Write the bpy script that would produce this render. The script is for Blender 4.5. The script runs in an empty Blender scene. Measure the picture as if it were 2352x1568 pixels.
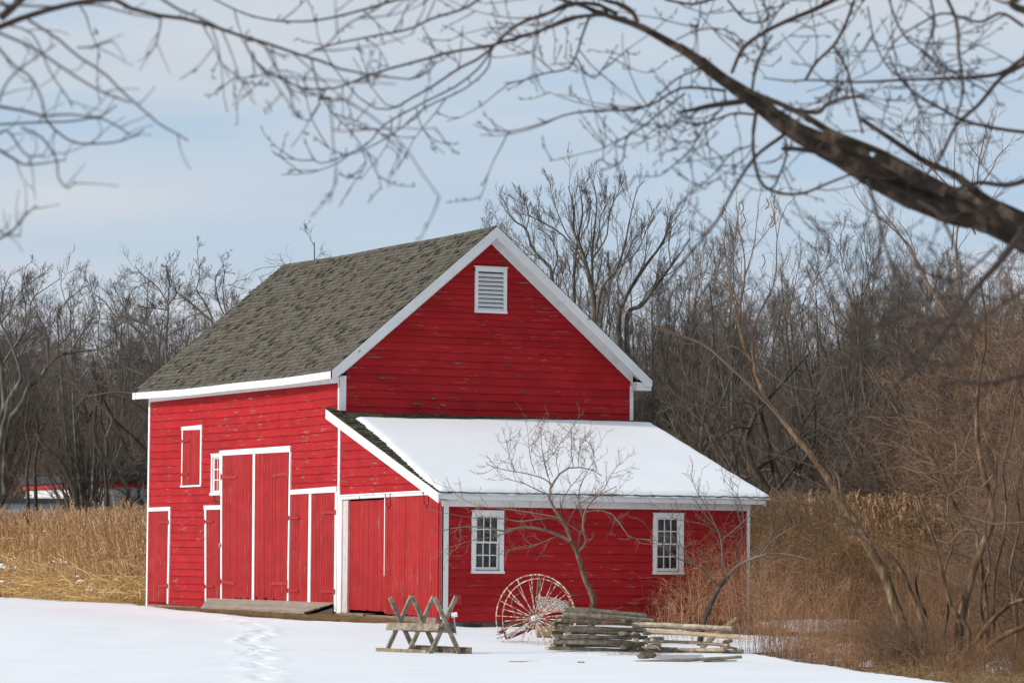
import bpy, bmesh, math, random
import numpy as np
from math import radians, sin, cos, pi, sqrt
random.seed(7)
rng = np.random.default_rng(11)
SC = bpy.context.scene
COL = SC.collection

# ------------------------------------------------------------------ camera
CAM = np.array([-35.259, -74.219, 1.355]); FPX = 8031.65      # focal length in units of a 2352 px wide frame
_y, _p, _r = radians(-26.519), radians(3.538), radians(.435)
FW = np.array([-sin(_y)*cos(_p), cos(_y)*cos(_p), sin(_p)])
_r0 = np.array([cos(_y), sin(_y), 0.]); _u0 = np.cross(_r0, FW)
RT = cos(_r)*_r0 + sin(_r)*_u0; UP = -sin(_r)*_r0 + cos(_r)*_u0
FH = np.array([.4465, .8948, 0.]); RH = np.array([.8948, -.4465, 0.])
cd = bpy.data.cameras.new('camera'); cam = bpy.data.objects.new('camera', cd); COL.objects.link(cam)
from mathutils import Matrix, Vector
cam.matrix_world = Matrix(((RT[0], UP[0], -FW[0], CAM[0]), (RT[1], UP[1], -FW[1], CAM[1]), (RT[2], UP[2], -FW[2], CAM[2]), (0, 0, 0, 1)))
cd.sensor_width = 36; cd.lens = FPX/2352*36; cd.clip_start = .5; cd.clip_end = 20000
cd.dof.use_dof = True; cd.dof.focus_distance = 84; cd.dof.aperture_fstop = 6.3
SC.camera = cam

# ------------------------------------------------------------------ sky and sun
SUN_EL = 27
sdir = -.93*RH - .36*FH; sdir = sdir/np.linalg.norm(sdir)
SDIR = np.array([sdir[0]*cos(radians(SUN_EL)), sdir[1]*cos(radians(SUN_EL)), sin(radians(SUN_EL))])
w = bpy.data.worlds.new('World'); SC.world = w; w.use_nodes = True
nt = w.node_tree; nt.nodes.clear()
N = nt.nodes.new; Lk = nt.links.new
out = N('ShaderNodeOutputWorld'); bg = N('ShaderNodeBackground'); bg.inputs[1].default_value = .1
sky = N('ShaderNodeTexSky'); sky.sky_type = 'NISHITA'; sky.sun_disc = False
sky.sun_elevation = radians(SUN_EL); sky.sun_rotation = math.atan2(SDIR[0], SDIR[1]); sky.dust_density = 1.5
tc = N('ShaderNodeTexCoord'); mp = N('ShaderNodeMapping'); mp.inputs['Scale'].default_value = (3.5, 3.5, 27); mp.inputs['Rotation'].default_value = (0, 0, .3)
no = N('ShaderNodeTexNoise'); no.inputs['Scale'].default_value = 1.0; no.inputs['Detail'].default_value = 5; no.inputs['Roughness'].default_value = .5; no.inputs['Distortion'].default_value = .4
rp = N('ShaderNodeValToRGB'); rp.color_ramp.elements[0].position = .34; rp.color_ramp.elements[0].color = (.25, .25, .25, 1)
rp.color_ramp.elements[1].position = .57; rp.color_ramp.elements[1].color = (1, 1, 1, 1)
no2 = N('ShaderNodeTexNoise'); no2.inputs['Scale'].default_value = 1.7; no2.inputs['Detail'].default_value = 4
rp2 = N('ShaderNodeValToRGB'); rp2.color_ramp.elements[0].position = .35; rp2.color_ramp.elements[0].color = (5.45, 6.1, 6.95, 1)
rp2.color_ramp.elements[1].position = .65; rp2.color_ramp.elements[1].color = (6.3, 6.65, 7.1, 1)
gap = N('ShaderNodeMix'); gap.data_type = 'RGBA'; gap.inputs[0].default_value = .75; gap.inputs['B'].default_value = (4.0, 6.0, 8.3, 1)
mx = N('ShaderNodeMix'); mx.data_type = 'RGBA'
Lk(tc.outputs['Generated'], mp.inputs[0]); Lk(mp.outputs[0], no.inputs['Vector']); Lk(mp.outputs[0], no2.inputs['Vector'])
Lk(no.outputs[0], rp.inputs[0]); Lk(no2.outputs[0], rp2.inputs[0]); Lk(sky.outputs[0], gap.inputs['A'])
Lk(rp.outputs[0], mx.inputs[0]); Lk(gap.outputs['Result'], mx.inputs['A']); Lk(rp2.outputs[0], mx.inputs['B'])
Lk(mx.outputs['Result'], bg.inputs[0]); Lk(bg.outputs[0], out.inputs[0])
sl = bpy.data.lights.new('sun', 'SUN'); sl.energy = 2.95; sl.angle = radians(1.5); sl.color = (1, .95, .87)
so = bpy.data.objects.new('sun', sl); COL.objects.link(so)
so.rotation_euler = Vector(SDIR).to_track_quat('Z', 'Y').to_euler(); so.location = (-20, 0, 30)
vs = SC.view_settings; vs.view_transform = 'Standard'; vs.look = 'None'; vs.gamma = 1; vs.exposure = 0.08

# ------------------------------------------------------------------ helpers
def P(px, py, s):
    return CAM + s*(FW + RT*(px-1176)/FPX - UP*(py-784)/FPX)
def S01(x):
    x = np.clip(x, 0, 1); return x*x*(3-2*x)
def gz(x, y):
    return -.62 + .30*S01((y+6.3)/6) + .15*S01(y/19) + .21*S01((y+2)/5)*(1-.65*S01((y-8)/12))*(1-S01((-x-1.0)/3.0))*(1-S01((x+.2)/1.)) - .12*S01((x-9)/7) + .34*np.exp(-((x-9.)/4.)**2-((y+3.5)/4.5)**2)*S01((x-4)/4)
def G(px, s, dz=0.):
    p = P(px, 1300, s); p[2] = gz(p[0], p[1]) + dz; return p
def onz(px, py, z):
    d = FW + RT*(px-1176)/FPX - UP*(py-784)/FPX; return CAM + d*(z-CAM[2])/d[2]

def tag(o, label=None, cat=None, group=None, kind=None):
    if label: o['label'] = label
    if cat: o['category'] = cat
    if group: o['group'] = group
    if kind: o['kind'] = kind
    return o
def empty(name, loc=(0, 0, 0), label=None, cat=None, group=None, rz=0):
    o = bpy.data.objects.new(name, None); COL.objects.link(o); o.location = loc; o.rotation_euler = (0, 0, rz)
    o.empty_display_size = .2
    return tag(o, label, cat, group)

def wmat(o):
    m = o.matrix_basis.copy()
    return (wmat(o.parent) @ o.matrix_parent_inverse @ m) if o.parent else m
def setpar(o, parent):            # geometry given in world coordinates stays where it is
    if parent is not None:
        o.parent = parent; o.matrix_parent_inverse = wmat(parent).inverted()

class MB:
    def __init__(s): s.v = []; s.f = []; s.t = []
    def poly(s, pts, faces, tint=1.):
        b = len(s.v); s.v += [tuple(map(float, p)) for p in pts]; s.t += [tint]*len(pts)
        s.f += [tuple(b+i for i in f) for f in faces]
    def hexa(s, p, tint=1.):      # 8 corners: bottom 4 then top 4
        s.poly(p, [(0, 3, 2, 1), (4, 5, 6, 7), (0, 1, 5, 4), (1, 2, 6, 5), (2, 3, 7, 6), (3, 0, 4, 7)], tint)
    def box(s, x0, x1, y0, y1, z0, z1, tint=1.):
        s.hexa([(x0, y0, z0), (x1, y0, z0), (x1, y1, z0), (x0, y1, z0), (x0, y0, z1), (x1, y0, z1), (x1, y1, z1), (x0, y1, z1)], tint)
    def prism(s, poly, w0, w1, fr, tint=1.):   # polygon in the (u,v) of a wall frame, from depth w0 to w1
        n = len(poly)
        s.poly([fr(u, v, w0) for u, v in poly]+[fr(u, v, w1) for u, v in poly],
               [tuple(range(n)), tuple(range(n, 2*n))]+[(i, (i+1) % n, n+(i+1) % n, n+i) for i in range(n)], tint)
    def fbox(s, fr, u0, u1, v0, v1, w0, w1, tint=1.):
        s.prism([(u0, v0), (u1, v0), (u1, v1), (u0, v1)], w0, w1, fr, tint)
    def beam(s, a, b, wd, th, side=None, tint=1., taper=1.):
        a = np.array(a, float); b = np.array(b, float); d = b-a; d /= np.linalg.norm(d)
        sd = np.array(side if side is not None else (0, 0, 1.), float); sd = sd-d*(sd@d); sd /= np.linalg.norm(sd); n = np.cross(d, sd)
        c = [a+sd*i*wd/2+n*j*th/2 for i, j in ((-1, -1), (1, -1), (1, 1), (-1, 1))]+[b+(sd*i*wd/2+n*j*th/2)*taper for i, j in ((-1, -1), (1, -1), (1, 1), (-1, 1))]
        s.hexa(c, tint)
    def tube(s, pts, r, sides=6, tint=1., closed=False):
        pts = [np.array(p, float) for p in pts]; n = len(pts)
        rr = [r]*n if np.isscalar(r) else list(r)
        ring = []
        m = pts[-1]-pts[0] if not closed else np.array((0, 0, 1.))
        ref = np.array((0, 0, 1.)) if abs(m[2]) < .8*np.linalg.norm(m)+1e-9 else np.array((.9, .3, .1))
        if closed:
            c = sum(pts)/n; ref = np.cross(pts[0]-c, pts[n//4]-c); ref /= np.linalg.norm(ref)
        for i in range(n):
            t = pts[(i+1) % n]-pts[i-1] if closed else pts[min(i+1, n-1)]-pts[max(i-1, 0)]
            t = t/(np.linalg.norm(t)+1e-9); a = np.cross(t, ref); a /= np.linalg.norm(a)+1e-9; bb = np.cross(t, a)
            ring += [pts[i]+rr[i]*(cos(2*pi*k/sides)*a+sin(2*pi*k/sides)*bb) for k in range(sides)]
        fs = []
        for i in range(n if closed else n-1):
            j = (i+1) % n
            for k in range(sides):
                fs.append((i*sides+k, i*sides+(k+1) % sides, j*sides+(k+1) % sides, j*sides+k))
        if not closed: fs += [tuple(range(sides))[::-1], tuple((n-1)*sides+k for k in range(sides))]
        s.poly(ring, fs, tint)
    def build(s, name, mat, parent=None, smooth=False, bevel=0, fix=True):
        me = bpy.data.meshes.new(name); me.from_pydata(s.v, [], s.f)
        at = me.attributes.new('tint', 'FLOAT', 'POINT'); at.data.foreach_set('value', s.t)
        if fix:
            bm = bmesh.new(); bm.from_mesh(me); bmesh.ops.recalc_face_normals(bm, faces=bm.faces); bm.to_mesh(me); bm.free()
        me.materials.append(mat)
        if smooth: me.polygons.foreach_set('use_smooth', [True]*len(me.polygons))
        o = bpy.data.objects.new(name, me); COL.objects.link(o); setpar(o, parent)
        if bevel:
            b = o.modifiers.new('bevel', 'BEVEL'); b.width = bevel; b.segments = 2; b.limit_method = 'ANGLE'
        return o

class Tubes:                       # many thin tapering polylines -> one mesh, built in numpy
    def __init__(s): s.items = []
    def add(s, Pn, Rn, sides=3, tint=None):
        if len(Pn):
            s.items.append((np.asarray(Pn, float), np.asarray(Rn, float), sides, np.ones(len(Pn)) if tint is None else np.asarray(tint, float)))
        return s
    def arrays(s):
        V = []; Fc = []; T = []; base = 0
        for Pn, Rn, S, ti in s.items:
            n, K, _ = Pn.shape
            Tn = np.gradient(Pn, axis=1); Tn /= np.linalg.norm(Tn, axis=2, keepdims=True)+1e-9
            m = Tn.mean(1); ax = np.where((np.abs(m[:, 2]) < .7)[:, None], np.array([0, 0, 1.]), np.array([1., .3, 0]))
            A = np.cross(Tn, ax[:, None, :]); A /= np.linalg.norm(A, axis=2, keepdims=True)+1e-9
            B = np.cross(Tn, A)
            if S == 2:
                th = rng.uniform(0, pi, n)[:, None, None]; off = cos0 = np.cos(th)*A+np.sin(th)*B
                v = np.stack([Pn+off*Rn[..., None], Pn-off*Rn[..., None]], 2)
            else:
                an = 2*pi*np.arange(S)/S
                v = Pn[:, :, None, :]+Rn[:, :, None, None]*(np.cos(an)[None, None, :, None]*A[:, :, None, :]+np.sin(an)[None, None, :, None]*B[:, :, None, :])
            V.append(v.reshape(-1, 3)); T.append(np.repeat(ti, K*S))
            idx = (np.arange(n*K*S).reshape(n, K, S))+base
            a = idx[:, :-1, :]; b = idx[:, 1:, :]
            if S == 2: q = np.stack([a[..., 0], a[..., 1], b[..., 1], b[..., 0]], -1).reshape(-1, 4)
            else: q = np.stack([a, np.roll(a, -1, 2), np.roll(b, -1, 2), b], -1).reshape(-1, 4)
            Fc.append(q); base += n*K*S
        return np.concatenate(V), np.concatenate(Fc), np.concatenate(T)
    def mesh(s, name, mat):
        V, Fc, T = s.arrays()
        return mesh_np(name, V, Fc, T, mat)
    def build(s, name, mat, parent=None):
        o = bpy.data.objects.new(name, s.mesh(name, mat)); COL.objects.link(o); setpar(o, parent); return o
def mesh_np(name, V, Fc, T, mat, smooth=True):
    me = bpy.data.meshes.new(name)
    me.vertices.add(len(V)); me.vertices.foreach_set('co', V.astype(np.float32).ravel())
    k = Fc.shape[1]; me.loops.add(len(Fc)*k); me.loops.foreach_set('vertex_index', Fc.astype(np.int32).ravel())
    me.polygons.add(len(Fc)); me.polygons.foreach_set('loop_start', np.arange(0, len(Fc)*k, k, dtype=np.int32))
    me.update(calc_edges=True); me.polygons.foreach_set('use_smooth', np.full(len(Fc), smooth))
    if T is not None:
        at = me.attributes.new('tint', 'FLOAT', 'POINT'); at.data.foreach_set('value', T.astype(np.float32))
    me.materials.append(mat); me.validate(); return me

def catmull(pts, K):
    p = np.asarray(pts, float); n = len(p)
    if n == 2: t = np.linspace(0, 1, K)[:, None]; return p[0]*(1-t)+p[1]*t
    q = np.vstack([2*p[0]-p[1], p, 2*p[-1]-p[-2]])
    o = []
    for u in np.linspace(0, n-1-1e-6, K):
        i = int(u); f = u-i; a, b, c, d = q[i:i+4]
        o.append(.5*((2*b)+(-a+c)*f+(2*a-5*b+4*c-d)*f*f+(-a+3*b-3*c+d)*f**3))
    return np.array(o)

def kids(Pn, Rn, nc, lr, ang, up=(0, 0, .1), jit=.15, tmin=.25, rr=.6, K=5, minr=.003, Lfix=None, taper=.35, curl=0.):
    """children of every polyline in Pn (n,K,3): nc each"""
    n, Kp, _ = Pn.shape
    seg = np.linalg.norm(np.diff(Pn, axis=1), axis=2); L = seg.sum(1)
    j = np.arange(nc)[None, :]; t = tmin+(j+rng.random((n, nc)))/nc*(1-tmin); t = np.clip(t, 0, .995)
    x = t*(Kp-1); i0 = x.astype(int); f = (x-i0)[..., None]; ii = np.arange(n)[:, None]
    p = Pn[ii, i0]*(1-f)+Pn[ii, i0+1]*f; d = Pn[ii, i0+1]-Pn[ii, i0]; d /= np.linalg.norm(d, axis=2, keepdims=True)+1e-9
    r = Rn[ii, i0]*(1-f[..., 0])+Rn[ii, i0+1]*f[..., 0]
    p = p.reshape(-1, 3); d = d.reshape(-1, 3); r = r.ravel(); t = t.ravel(); Lp = np.repeat(L, nc); m = len(p)
    q = rng.normal(size=(m, 3)); q -= d*(q*d).sum(1)[:, None]; q /= np.linalg.norm(q, axis=1, keepdims=True)
    a = np.radians(ang)*rng.uniform(.7, 1.3, m)
    dd = d*np.cos(a)[:, None]+q*np.sin(a)[:, None]
    Lc = (Lp*lr*(1.15-.65*t) if Lfix is None else np.full(m, Lfix))*rng.uniform(.6, 1.3, m)
    r0 = np.maximum(r*rr*rng.uniform(.7, 1., m), minr)
    pts = [p]; up = np.array(up, float); cv = rng.normal(size=(m, 3))*curl
    for k in range(K-1):
        dd = dd+up+rng.normal(size=(m, 3))*jit+cv; dd /= np.linalg.norm(dd, axis=1, keepdims=True)
        p = p+dd*(Lc/(K-1))[:, None]; pts.append(p)
    Rk = r0[:, None]*np.linspace(1, taper, K)[None, :]
    return np.stack(pts, 1), np.maximum(Rk, minr*.6)

# ------------------------------------------------------------------ materials
def new_mat(name):
    m = bpy.data.materials.new(name); m.use_nodes = True; n = m.node_tree; b = n.nodes['Principled BSDF']; return m, n, b
def ramp_of(n, stops):
    r = n.nodes.new('ShaderNodeValToRGB'); e = r.color_ramp.elements
    while len(e) < len(stops): e.new(.5)
    for i, (p, c) in enumerate(stops): e[i].position = p; e[i].color = (*c, 1)
    return r
def noise_of(n, scale=(1, 1, 1), s=1., detail=4, rough=.55, rot=(0, 0, 0)):
    tc = n.nodes.new('ShaderNodeTexCoord'); mp = n.nodes.new('ShaderNodeMapping'); mp.inputs['Scale'].default_value = scale; mp.inputs['Rotation'].default_value = rot
    no = n.nodes.new('ShaderNodeTexNoise'); no.inputs['Scale'].default_value = s; no.inputs['Detail'].default_value = detail; no.inputs['Roughness'].default_value = rough
    n.links.new(tc.outputs['Object'], mp.inputs[0]); n.links.new(mp.outputs[0], no.inputs['Vector']); return no
def mixc(n, fac, a, b, mode='MIX'):
    m = n.nodes.new('ShaderNodeMix'); m.data_type = 'RGBA'; m.blend_type = mode
    for k, v in ((0, fac), ('A', a), ('B', b)):
        if hasattr(v, 'links'): n.links.new(v, m.inputs[k])
        elif k == 0: m.inputs[0].default_value = v
        else: m.inputs[k].default_value = (*v, 1)
    return m.outputs['Result']
def math_n(n, op, a, b, c=None):
    m = n.nodes.new('ShaderNodeMath'); m.operation = op
    for i, v in enumerate((a, b, c)):
        if v is None: continue
        if hasattr(v, 'links'): n.links.new(v, m.inputs[i])
        else: m.inputs[i].default_value = v
    return m.outputs[0]
def bump(n, b, src, strength=.3, dist=.01):
    bp = n.nodes.new('ShaderNodeBump'); bp.inputs['Strength'].default_value = strength; bp.inputs['Distance'].default_value = dist
    n.links.new(src, bp.inputs['Height']); n.links.new(bp.outputs[0], b.inputs['Normal'])
def mat(name, stops, scale=(1, 1, 1), s=3., rough=.8, bmp=.3, bdist=.01, tint=False, spec=.3, detail=5, metal=0.):
    m, n, b = new_mat(name); no = noise_of(n, scale, s, detail); r = ramp_of(n, stops); n.links.new(no.outputs[0], r.inputs[0]); c = r.outputs[0]
    if tint:
        a = n.nodes.new('ShaderNodeAttribute'); a.attribute_name = 'tint'
        v = n.nodes.new('ShaderNodeCombineColor')
        for i in range(3): n.links.new(a.outputs['Fac'], v.inputs[i])
        c = mixc(n, 1., c, v.outputs[0], 'MULTIPLY')
    n.links.new(c, b.inputs['Base Color']); b.inputs['Roughness'].default_value = rough; b.inputs['Specular IOR Level'].default_value = spec
    b.inputs['Metallic'].default_value = metal
    if bmp:
        n2 = noise_of(n, scale, s*3, 6); bump(n, b, n2.outputs[0], bmp, bdist)
    return m
def red_paint(name, base, dark, stretch, peel_s, thr, cracks=None):
    """old barn paint: mottled red, with bare wood where it has peeled along the boards"""
    m, n, b = new_mat(name)
    n1 = noise_of(n, (1, 1, 1.6), 1.3, 6, .6); r1 = ramp_of(n, [(.3, dark), (.7, base)]); n.links.new(n1.outputs[0], r1.inputs[0]); c = r1.outputs[0]
    a = n.nodes.new('ShaderNodeAttribute'); a.attribute_name = 'tint'; v = n.nodes.new('ShaderNodeCombineColor')
    for i in range(3): n.links.new(a.outputs['Fac'], v.inputs[i])
    c = mixc(n, 1., c, v.outputs[0], 'MULTIPLY')
    # small worn flecks
    n2 = noise_of(n, stretch, peel_s, 5, .65); r2 = ramp_of(n, [(thr, (0, 0, 0)), (thr+.012, (1, 1, 1))]); n.links.new(n2.outputs[0], r2.inputs[0])
    n3 = noise_of(n, (1, 1, 1), .55, 3); r3 = ramp_of(n, [(.40, (0, 0, 0)), (.55, (1, 1, 1))]); n.links.new(n3.outputs[0], r3.inputs[0])
    mask = mixc(n, 1., r2.outputs[0], r3.outputs[0], 'MULTIPLY')
    nw = noise_of(n, stretch, 20, 4); rw = ramp_of(n, [(.35, (.08, .055, .04)), (.65, (.38, .29, .22))]); n.links.new(nw.outputs[0], rw.inputs[0])
    c = mixc(n, mask, c, rw.outputs[0])
    n.links.new(c, b.inputs['Base Color']); b.inputs['Roughness'].default_value = .65; b.inputs['Specular IOR Level'].default_value = .12
    nb = noise_of(n, stretch, peel_s*2.2, 6, .7); bump(n, b, nb.outputs[0], .35, .012)
    return m
RED = red_paint('red_clapboard_paint', (.43, .018, .022), (.33, .012, .015), (.55, .55, 6.), 3.0, .618)
REDV = red_paint('red_door_paint', (.42, .029, .030), (.32, .019, .020), (5., 5., .45), 3.4, .63)
REDH = mat('red_iron', [(.3, (.35, .02, .02)), (.7, (.45, .03, .03))], s=20, rough=.5)
WHITE = mat('white_trim_paint', [(.25, (.70, .69, .67)), (.5, (.80, .80, .79)), (1, (.84, .84, .83))], s=2.5, rough=.55, bmp=.15)
WHITEW = red_paint('worn_white_paint', (.82, .82, .81), (.74, .73, .71), (1.5, 1.5, 1.5), 3.5, .66)
PINK = mat('faded_pinkish_paint', [(.3, (.52, .42, .40)), (.7, (.66, .56, .54))], s=5, rough=.7)
SHINGLE = mat('weathered_cedar_shingle', [(.25, (.050, .043, .033)), (.5, (.122, .108, .084)), (.75, (.225, .20, .158))], (1.2, 4, 1.2), 5., .9, .5, .01, True, .15)
SHINGLE2 = mat('mossy_dark_shingle', [(.25, (.045, .04, .025)), (.6, (.10, .09, .06)), (.8, (.17, .16, .11))], (1.2, 1.2, 1.2), 8., .9, .5, .01, True, .15)
GREYWOOD = mat('grey_weathered_wood', [(.25, (.10, .078, .056)), (.5, (.25, .205, .15)), (.75, (.42, .365, .28))], (1, 1, 1), 9., .85, .6, .01, True, .2, 8)
TANWOOD = mat('tan_split_wood', [(.25, (.20, .145, .085)), (.6, (.36, .275, .17)), (.8, (.42, .34, .23))], (1, 1, 3), 7., .85, .5, .01, True, .2)
DECK = mat('ramp_planks', [(.3, (.26, .22, .17)), (.7, (.42, .37, .30))], (4, .4, 4), 4., .85, .4, .01, True)
SNOW = mat('snow', [(.3, (.81, .81, .825)), (.7, (.85, .85, .86))], s=.6, rough=.65, bmp=.12, bdist=.03, spec=.25)
STONE = mat('foundation_stone', [(.3, (.16, .12, .10)), (.7, (.36, .24, .18))], s=5, rough=.9, bmp=.5, bdist=.02)
CONC = mat('grey_foundation_block', [(.3, (.10, .085, .08)), (.7, (.19, .16, .15))], s=9, rough=.9, bmp=.5)
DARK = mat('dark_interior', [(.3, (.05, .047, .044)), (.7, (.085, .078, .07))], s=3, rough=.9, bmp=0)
INT = mat('interior_post', [(.3, (.30, .28, .26)), (.7, (.42, .40, .37))], s=5, rough=.9)
INTB = mat('interior_boards', [(.3, (.16, .10, .06)), (.7, (.26, .17, .10))], s=5, rough=.9)
RUSTW = mat('rusty_white_metal', [(.40, (.30, .115, .045)), (.5, (.50, .33, .22)), (.58, (.74, .70, .66))], (1, 1, 1), 14., .7, .4, .004)
RUST = mat('rust_red_iron', [(.35, (.13, .035, .025)), (.65, (.30, .09, .06))], s=12, rough=.8)
COILW = mat('white_coil', [(.3, (.55, .52, .48)), (.7, (.75, .73, .70))], s=20, rough=.6)
GREENM = mat('faded_green_metal', [(.3, (.07, .12, .08)), (.7, (.13, .19, .14))], s=10, rough=.6)
GALV = mat('galvanised_stake', [(.3, (.30, .32, .33)), (.7, (.42, .44, .45))], s=20, rough=.5, metal=.6)
PRINT = mat('grey_print', [(.3, (.3, .3, .3)), (.7, (.4, .4, .4))], s=20)
NET = mat('dark_plastic_netting', [(.3, (.03, .05, .05)), (.7, (.06, .09, .09))], s=20, rough=.5)
STRAW = mat('dead_grass', [(.3, (.23, .135, .06)), (.7, (.44, .30, .14))], s=4, rough=.9, bmp=0, tint=True)
REED = mat('dry_reed', [(.3, (.50, .32, .135)), (.7, (.76, .53, .25))], s=1.2, rough=.85, bmp=0, tint=True, spec=.2)
PLUME = mat('reed_plume', [(.3, (.52, .32, .17)), (.7, (.74, .50, .29))], s=2., rough=.95, bmp=0, tint=True, spec=.1)
BRUSH = mat('reddish_dry_stems', [(.3, (.21, .108, .058)), (.7, (.54, .31, .175))], s=1.2, rough=.9, bmp=0, tint=True, spec=.15)
def bark(name, a, b, c, s=6., sc=(1, 1, .35), bm=.7):
    return mat(name, [(.28, a), (.5, b), (.72, c)], sc, s, .9, bm, .02, True, .15, 8)
BARK = bark('grey_brown_bark', (.04, .034, .027), (.115, .102, .085), (.27, .25, .21))
BARKD = bark('dark_bark', (.03, .024, .02), (.065, .052, .042), (.12, .10, .08))
TWIG = mat('grey_twig', [(.3, (.09, .071, .056)), (.7, (.21, .17, .135))], s=1.5, rough=.9, bmp=0, tint=True)
TWIGR = mat('red_brown_twig', [(.3, (.13, .078, .05)), (.7, (.32, .20, .13))], s=1.5, rough=.9, bmp=0, tint=True)
TWIGF = mat('far_twig', [(.3, (.075, .062, .055)), (.7, (.14, .118, .106))], s=.5, rough=.9, bmp=0, tint=True)
TWIGC = mat('tan_twig', [(.3, (.11, .068, .042)), (.7, (.22, .145, .092))], s=1.5, rough=.9, bmp=0, tint=True)
BARKC = bark('ridged_tan_bark', (.03, .018, .011), (.125, .078, .046), (.28, .19, .12), 9., (1, 1, .3), 1.)
BARKL = bark('limb_bark', (.014, .010, .008), (.040, .030, .022), (.22, .165, .115), 9., (1, 1, 1), 1.)
gm, gn, gb = new_mat('window_glass')
gn.nodes.remove(gb); tr = gn.nodes.new('ShaderNodeBsdfTransparent'); tr.inputs[0].default_value = (.80, .82, .82, 1); gl = gn.nodes.new('ShaderNodeBsdfGlossy'); gl.inputs['Roughness'].default_value = .06
frn = gn.nodes.new('ShaderNodeFresnel'); frn.inputs[0].default_value = 1.9; ms = gn.nodes.new('ShaderNodeMixShader'); go = gn.nodes['Material Output']
gn.links.new(frn.outputs[0], ms.inputs[0]); gn.links.new(tr.outputs[0], ms.inputs[1]); gn.links.new(gl.outputs[0], ms.inputs[2]); gn.links.new(ms.outputs[0], go.inputs[0])
GLASS = gm
# ground: leaf litter with old snow lying in patches
MARSH, n_, b_ = new_mat('leaf_litter_ground')
a1 = noise_of(n_, (1, 1, 1), .9, 6, .6); r1 = ramp_of(n_, [(.3, (.05, .035, .022)), (.7, (.15, .10, .06))]); n_.links.new(a1.outputs[0], r1.inputs[0])
a2 = noise_of(n_, (1, 1, 1), .16, 7, .62); r2 = ramp_of(n_, [(.57, (0, 0, 0)), (.62, (1, 1, 1))]); n_.links.new(a2.outputs[0], r2.inputs[0])
n_.links.new(mixc(n_, r2.outputs[0], r1.outputs[0], (.82, .83, .86)), b_.inputs['Base Color']); b_.inputs['Roughness'].default_value = .9
bump(n_, b_, a1.outputs[0], .6, .08)
TWIGL = mat('near_twig', [(.3, (.026, .016, .011)), (.7, (.07, .045, .032))], s=3, rough=.8, bmp=0, tint=True)

# ------------------------------------------------------------------ ground and snow
def ong(px, py, dz=0.):
    for s_ in np.arange(48, 125, .1):
        q = P(px, py, s_)
        if q[2] < gz(q[0], q[1])+dz: return q
    return q
E1 = onz(1695, 1496, -.63); E2 = onz(1850, 1526, -.64); E3 = onz(2000, 1553, -.66); E4 = onz(2110, 1567, -.66); E5 = onz(2400, 1612, -.66)
REEDL = onz(0, 1372, -.13)
poly = [G(2900, 30)[:2], E5[:2], E4[:2], E3[:2], E2[:2], E1[:2], (7.2, -6.), (5.6, -3.), (5., 1.), (.4, 12.), (.3, 19.9), onz(200, 1377, -.13)[:2], REEDL[:2], G(-600, 122)[:2], G(-3500, 110)[:2], (-90, -150), (60, -150)]
poly = np.array([[float(a), float(b)] for a, b in poly])
def sdist(x, y, poly):
    d = np.full(x.shape, 1e9); ins = np.zeros(x.shape, bool); n = len(poly)
    for i in range(n):
        a = poly[i]; b = poly[(i+1) % n]; e = b-a
        t = np.clip(((x-a[0])*e[0]+(y-a[1])*e[1])/(e@e), 0, 1)
        d = np.minimum(d, np.hypot(x-a[0]-t*e[0], y-a[1]-t*e[1]))
        c = ((a[1] > y) != (b[1] > y)) & (x < (b[0]-a[0])*(y-a[1])/(b[1]-a[1]+1e-12)+a[0]); ins ^= c
    return np.where(ins, d, -d)
def wav(x, y, seed, f0=.35, oct=5):
    r = np.random.default_rng(seed); z = 0
    for o in range(oct):
        for k in range(3):
            a = r.uniform(0, 2*pi); f = f0*2**o*r.uniform(.7, 1.3)
            z = z+np.sin(f*(x*cos(a)+y*sin(a))+r.uniform(0, 6.3))*.6**o
    return z/4
def st_grid(sv, tv):
    s, t = np.meshgrid(sv, tv, indexing='ij'); x = CAM[0]+s*FH[0]+t*RH[0]; y = CAM[1]+s*FH[1]+t*RH[1]; return s, t, x, y
def grid_faces(a, b):
    i = np.arange(a*b).reshape(a, b); return np.stack([i[:-1, :-1], i[:-1, 1:], i[1:, 1:], i[1:, :-1]], -1).reshape(-1, 4)
# footprints
FEET = []
sk = 53.
while sk < 83:
    px = 600+16*sin(sk*.9)+random.uniform(-9, 9)-max(0, sk-76)*3+max(0, 60-sk)*3; q = P(px, 1300, sk); FEET.append((q[0], q[1])); sk += random.uniform(.22, .5)
for px, sk in ((560, 83), (545, 84.5), (520, 85.5), (300, 84), (1240, 64), (1255, 64.6)): q = P(px, 1300, sk); FEET.append((q[0], q[1]))
sv = np.concatenate([np.arange(-60, 50, 4), np.arange(50, 101, .12), np.arange(101, 128, .5)])
tv = np.concatenate([np.arange(-90, -17, 4), np.arange(-17, 14, .11), np.arange(14, 60, 4)])
s, t, x, y = st_grid(sv, tv)
sd = sdist(x, y, poly)
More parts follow.
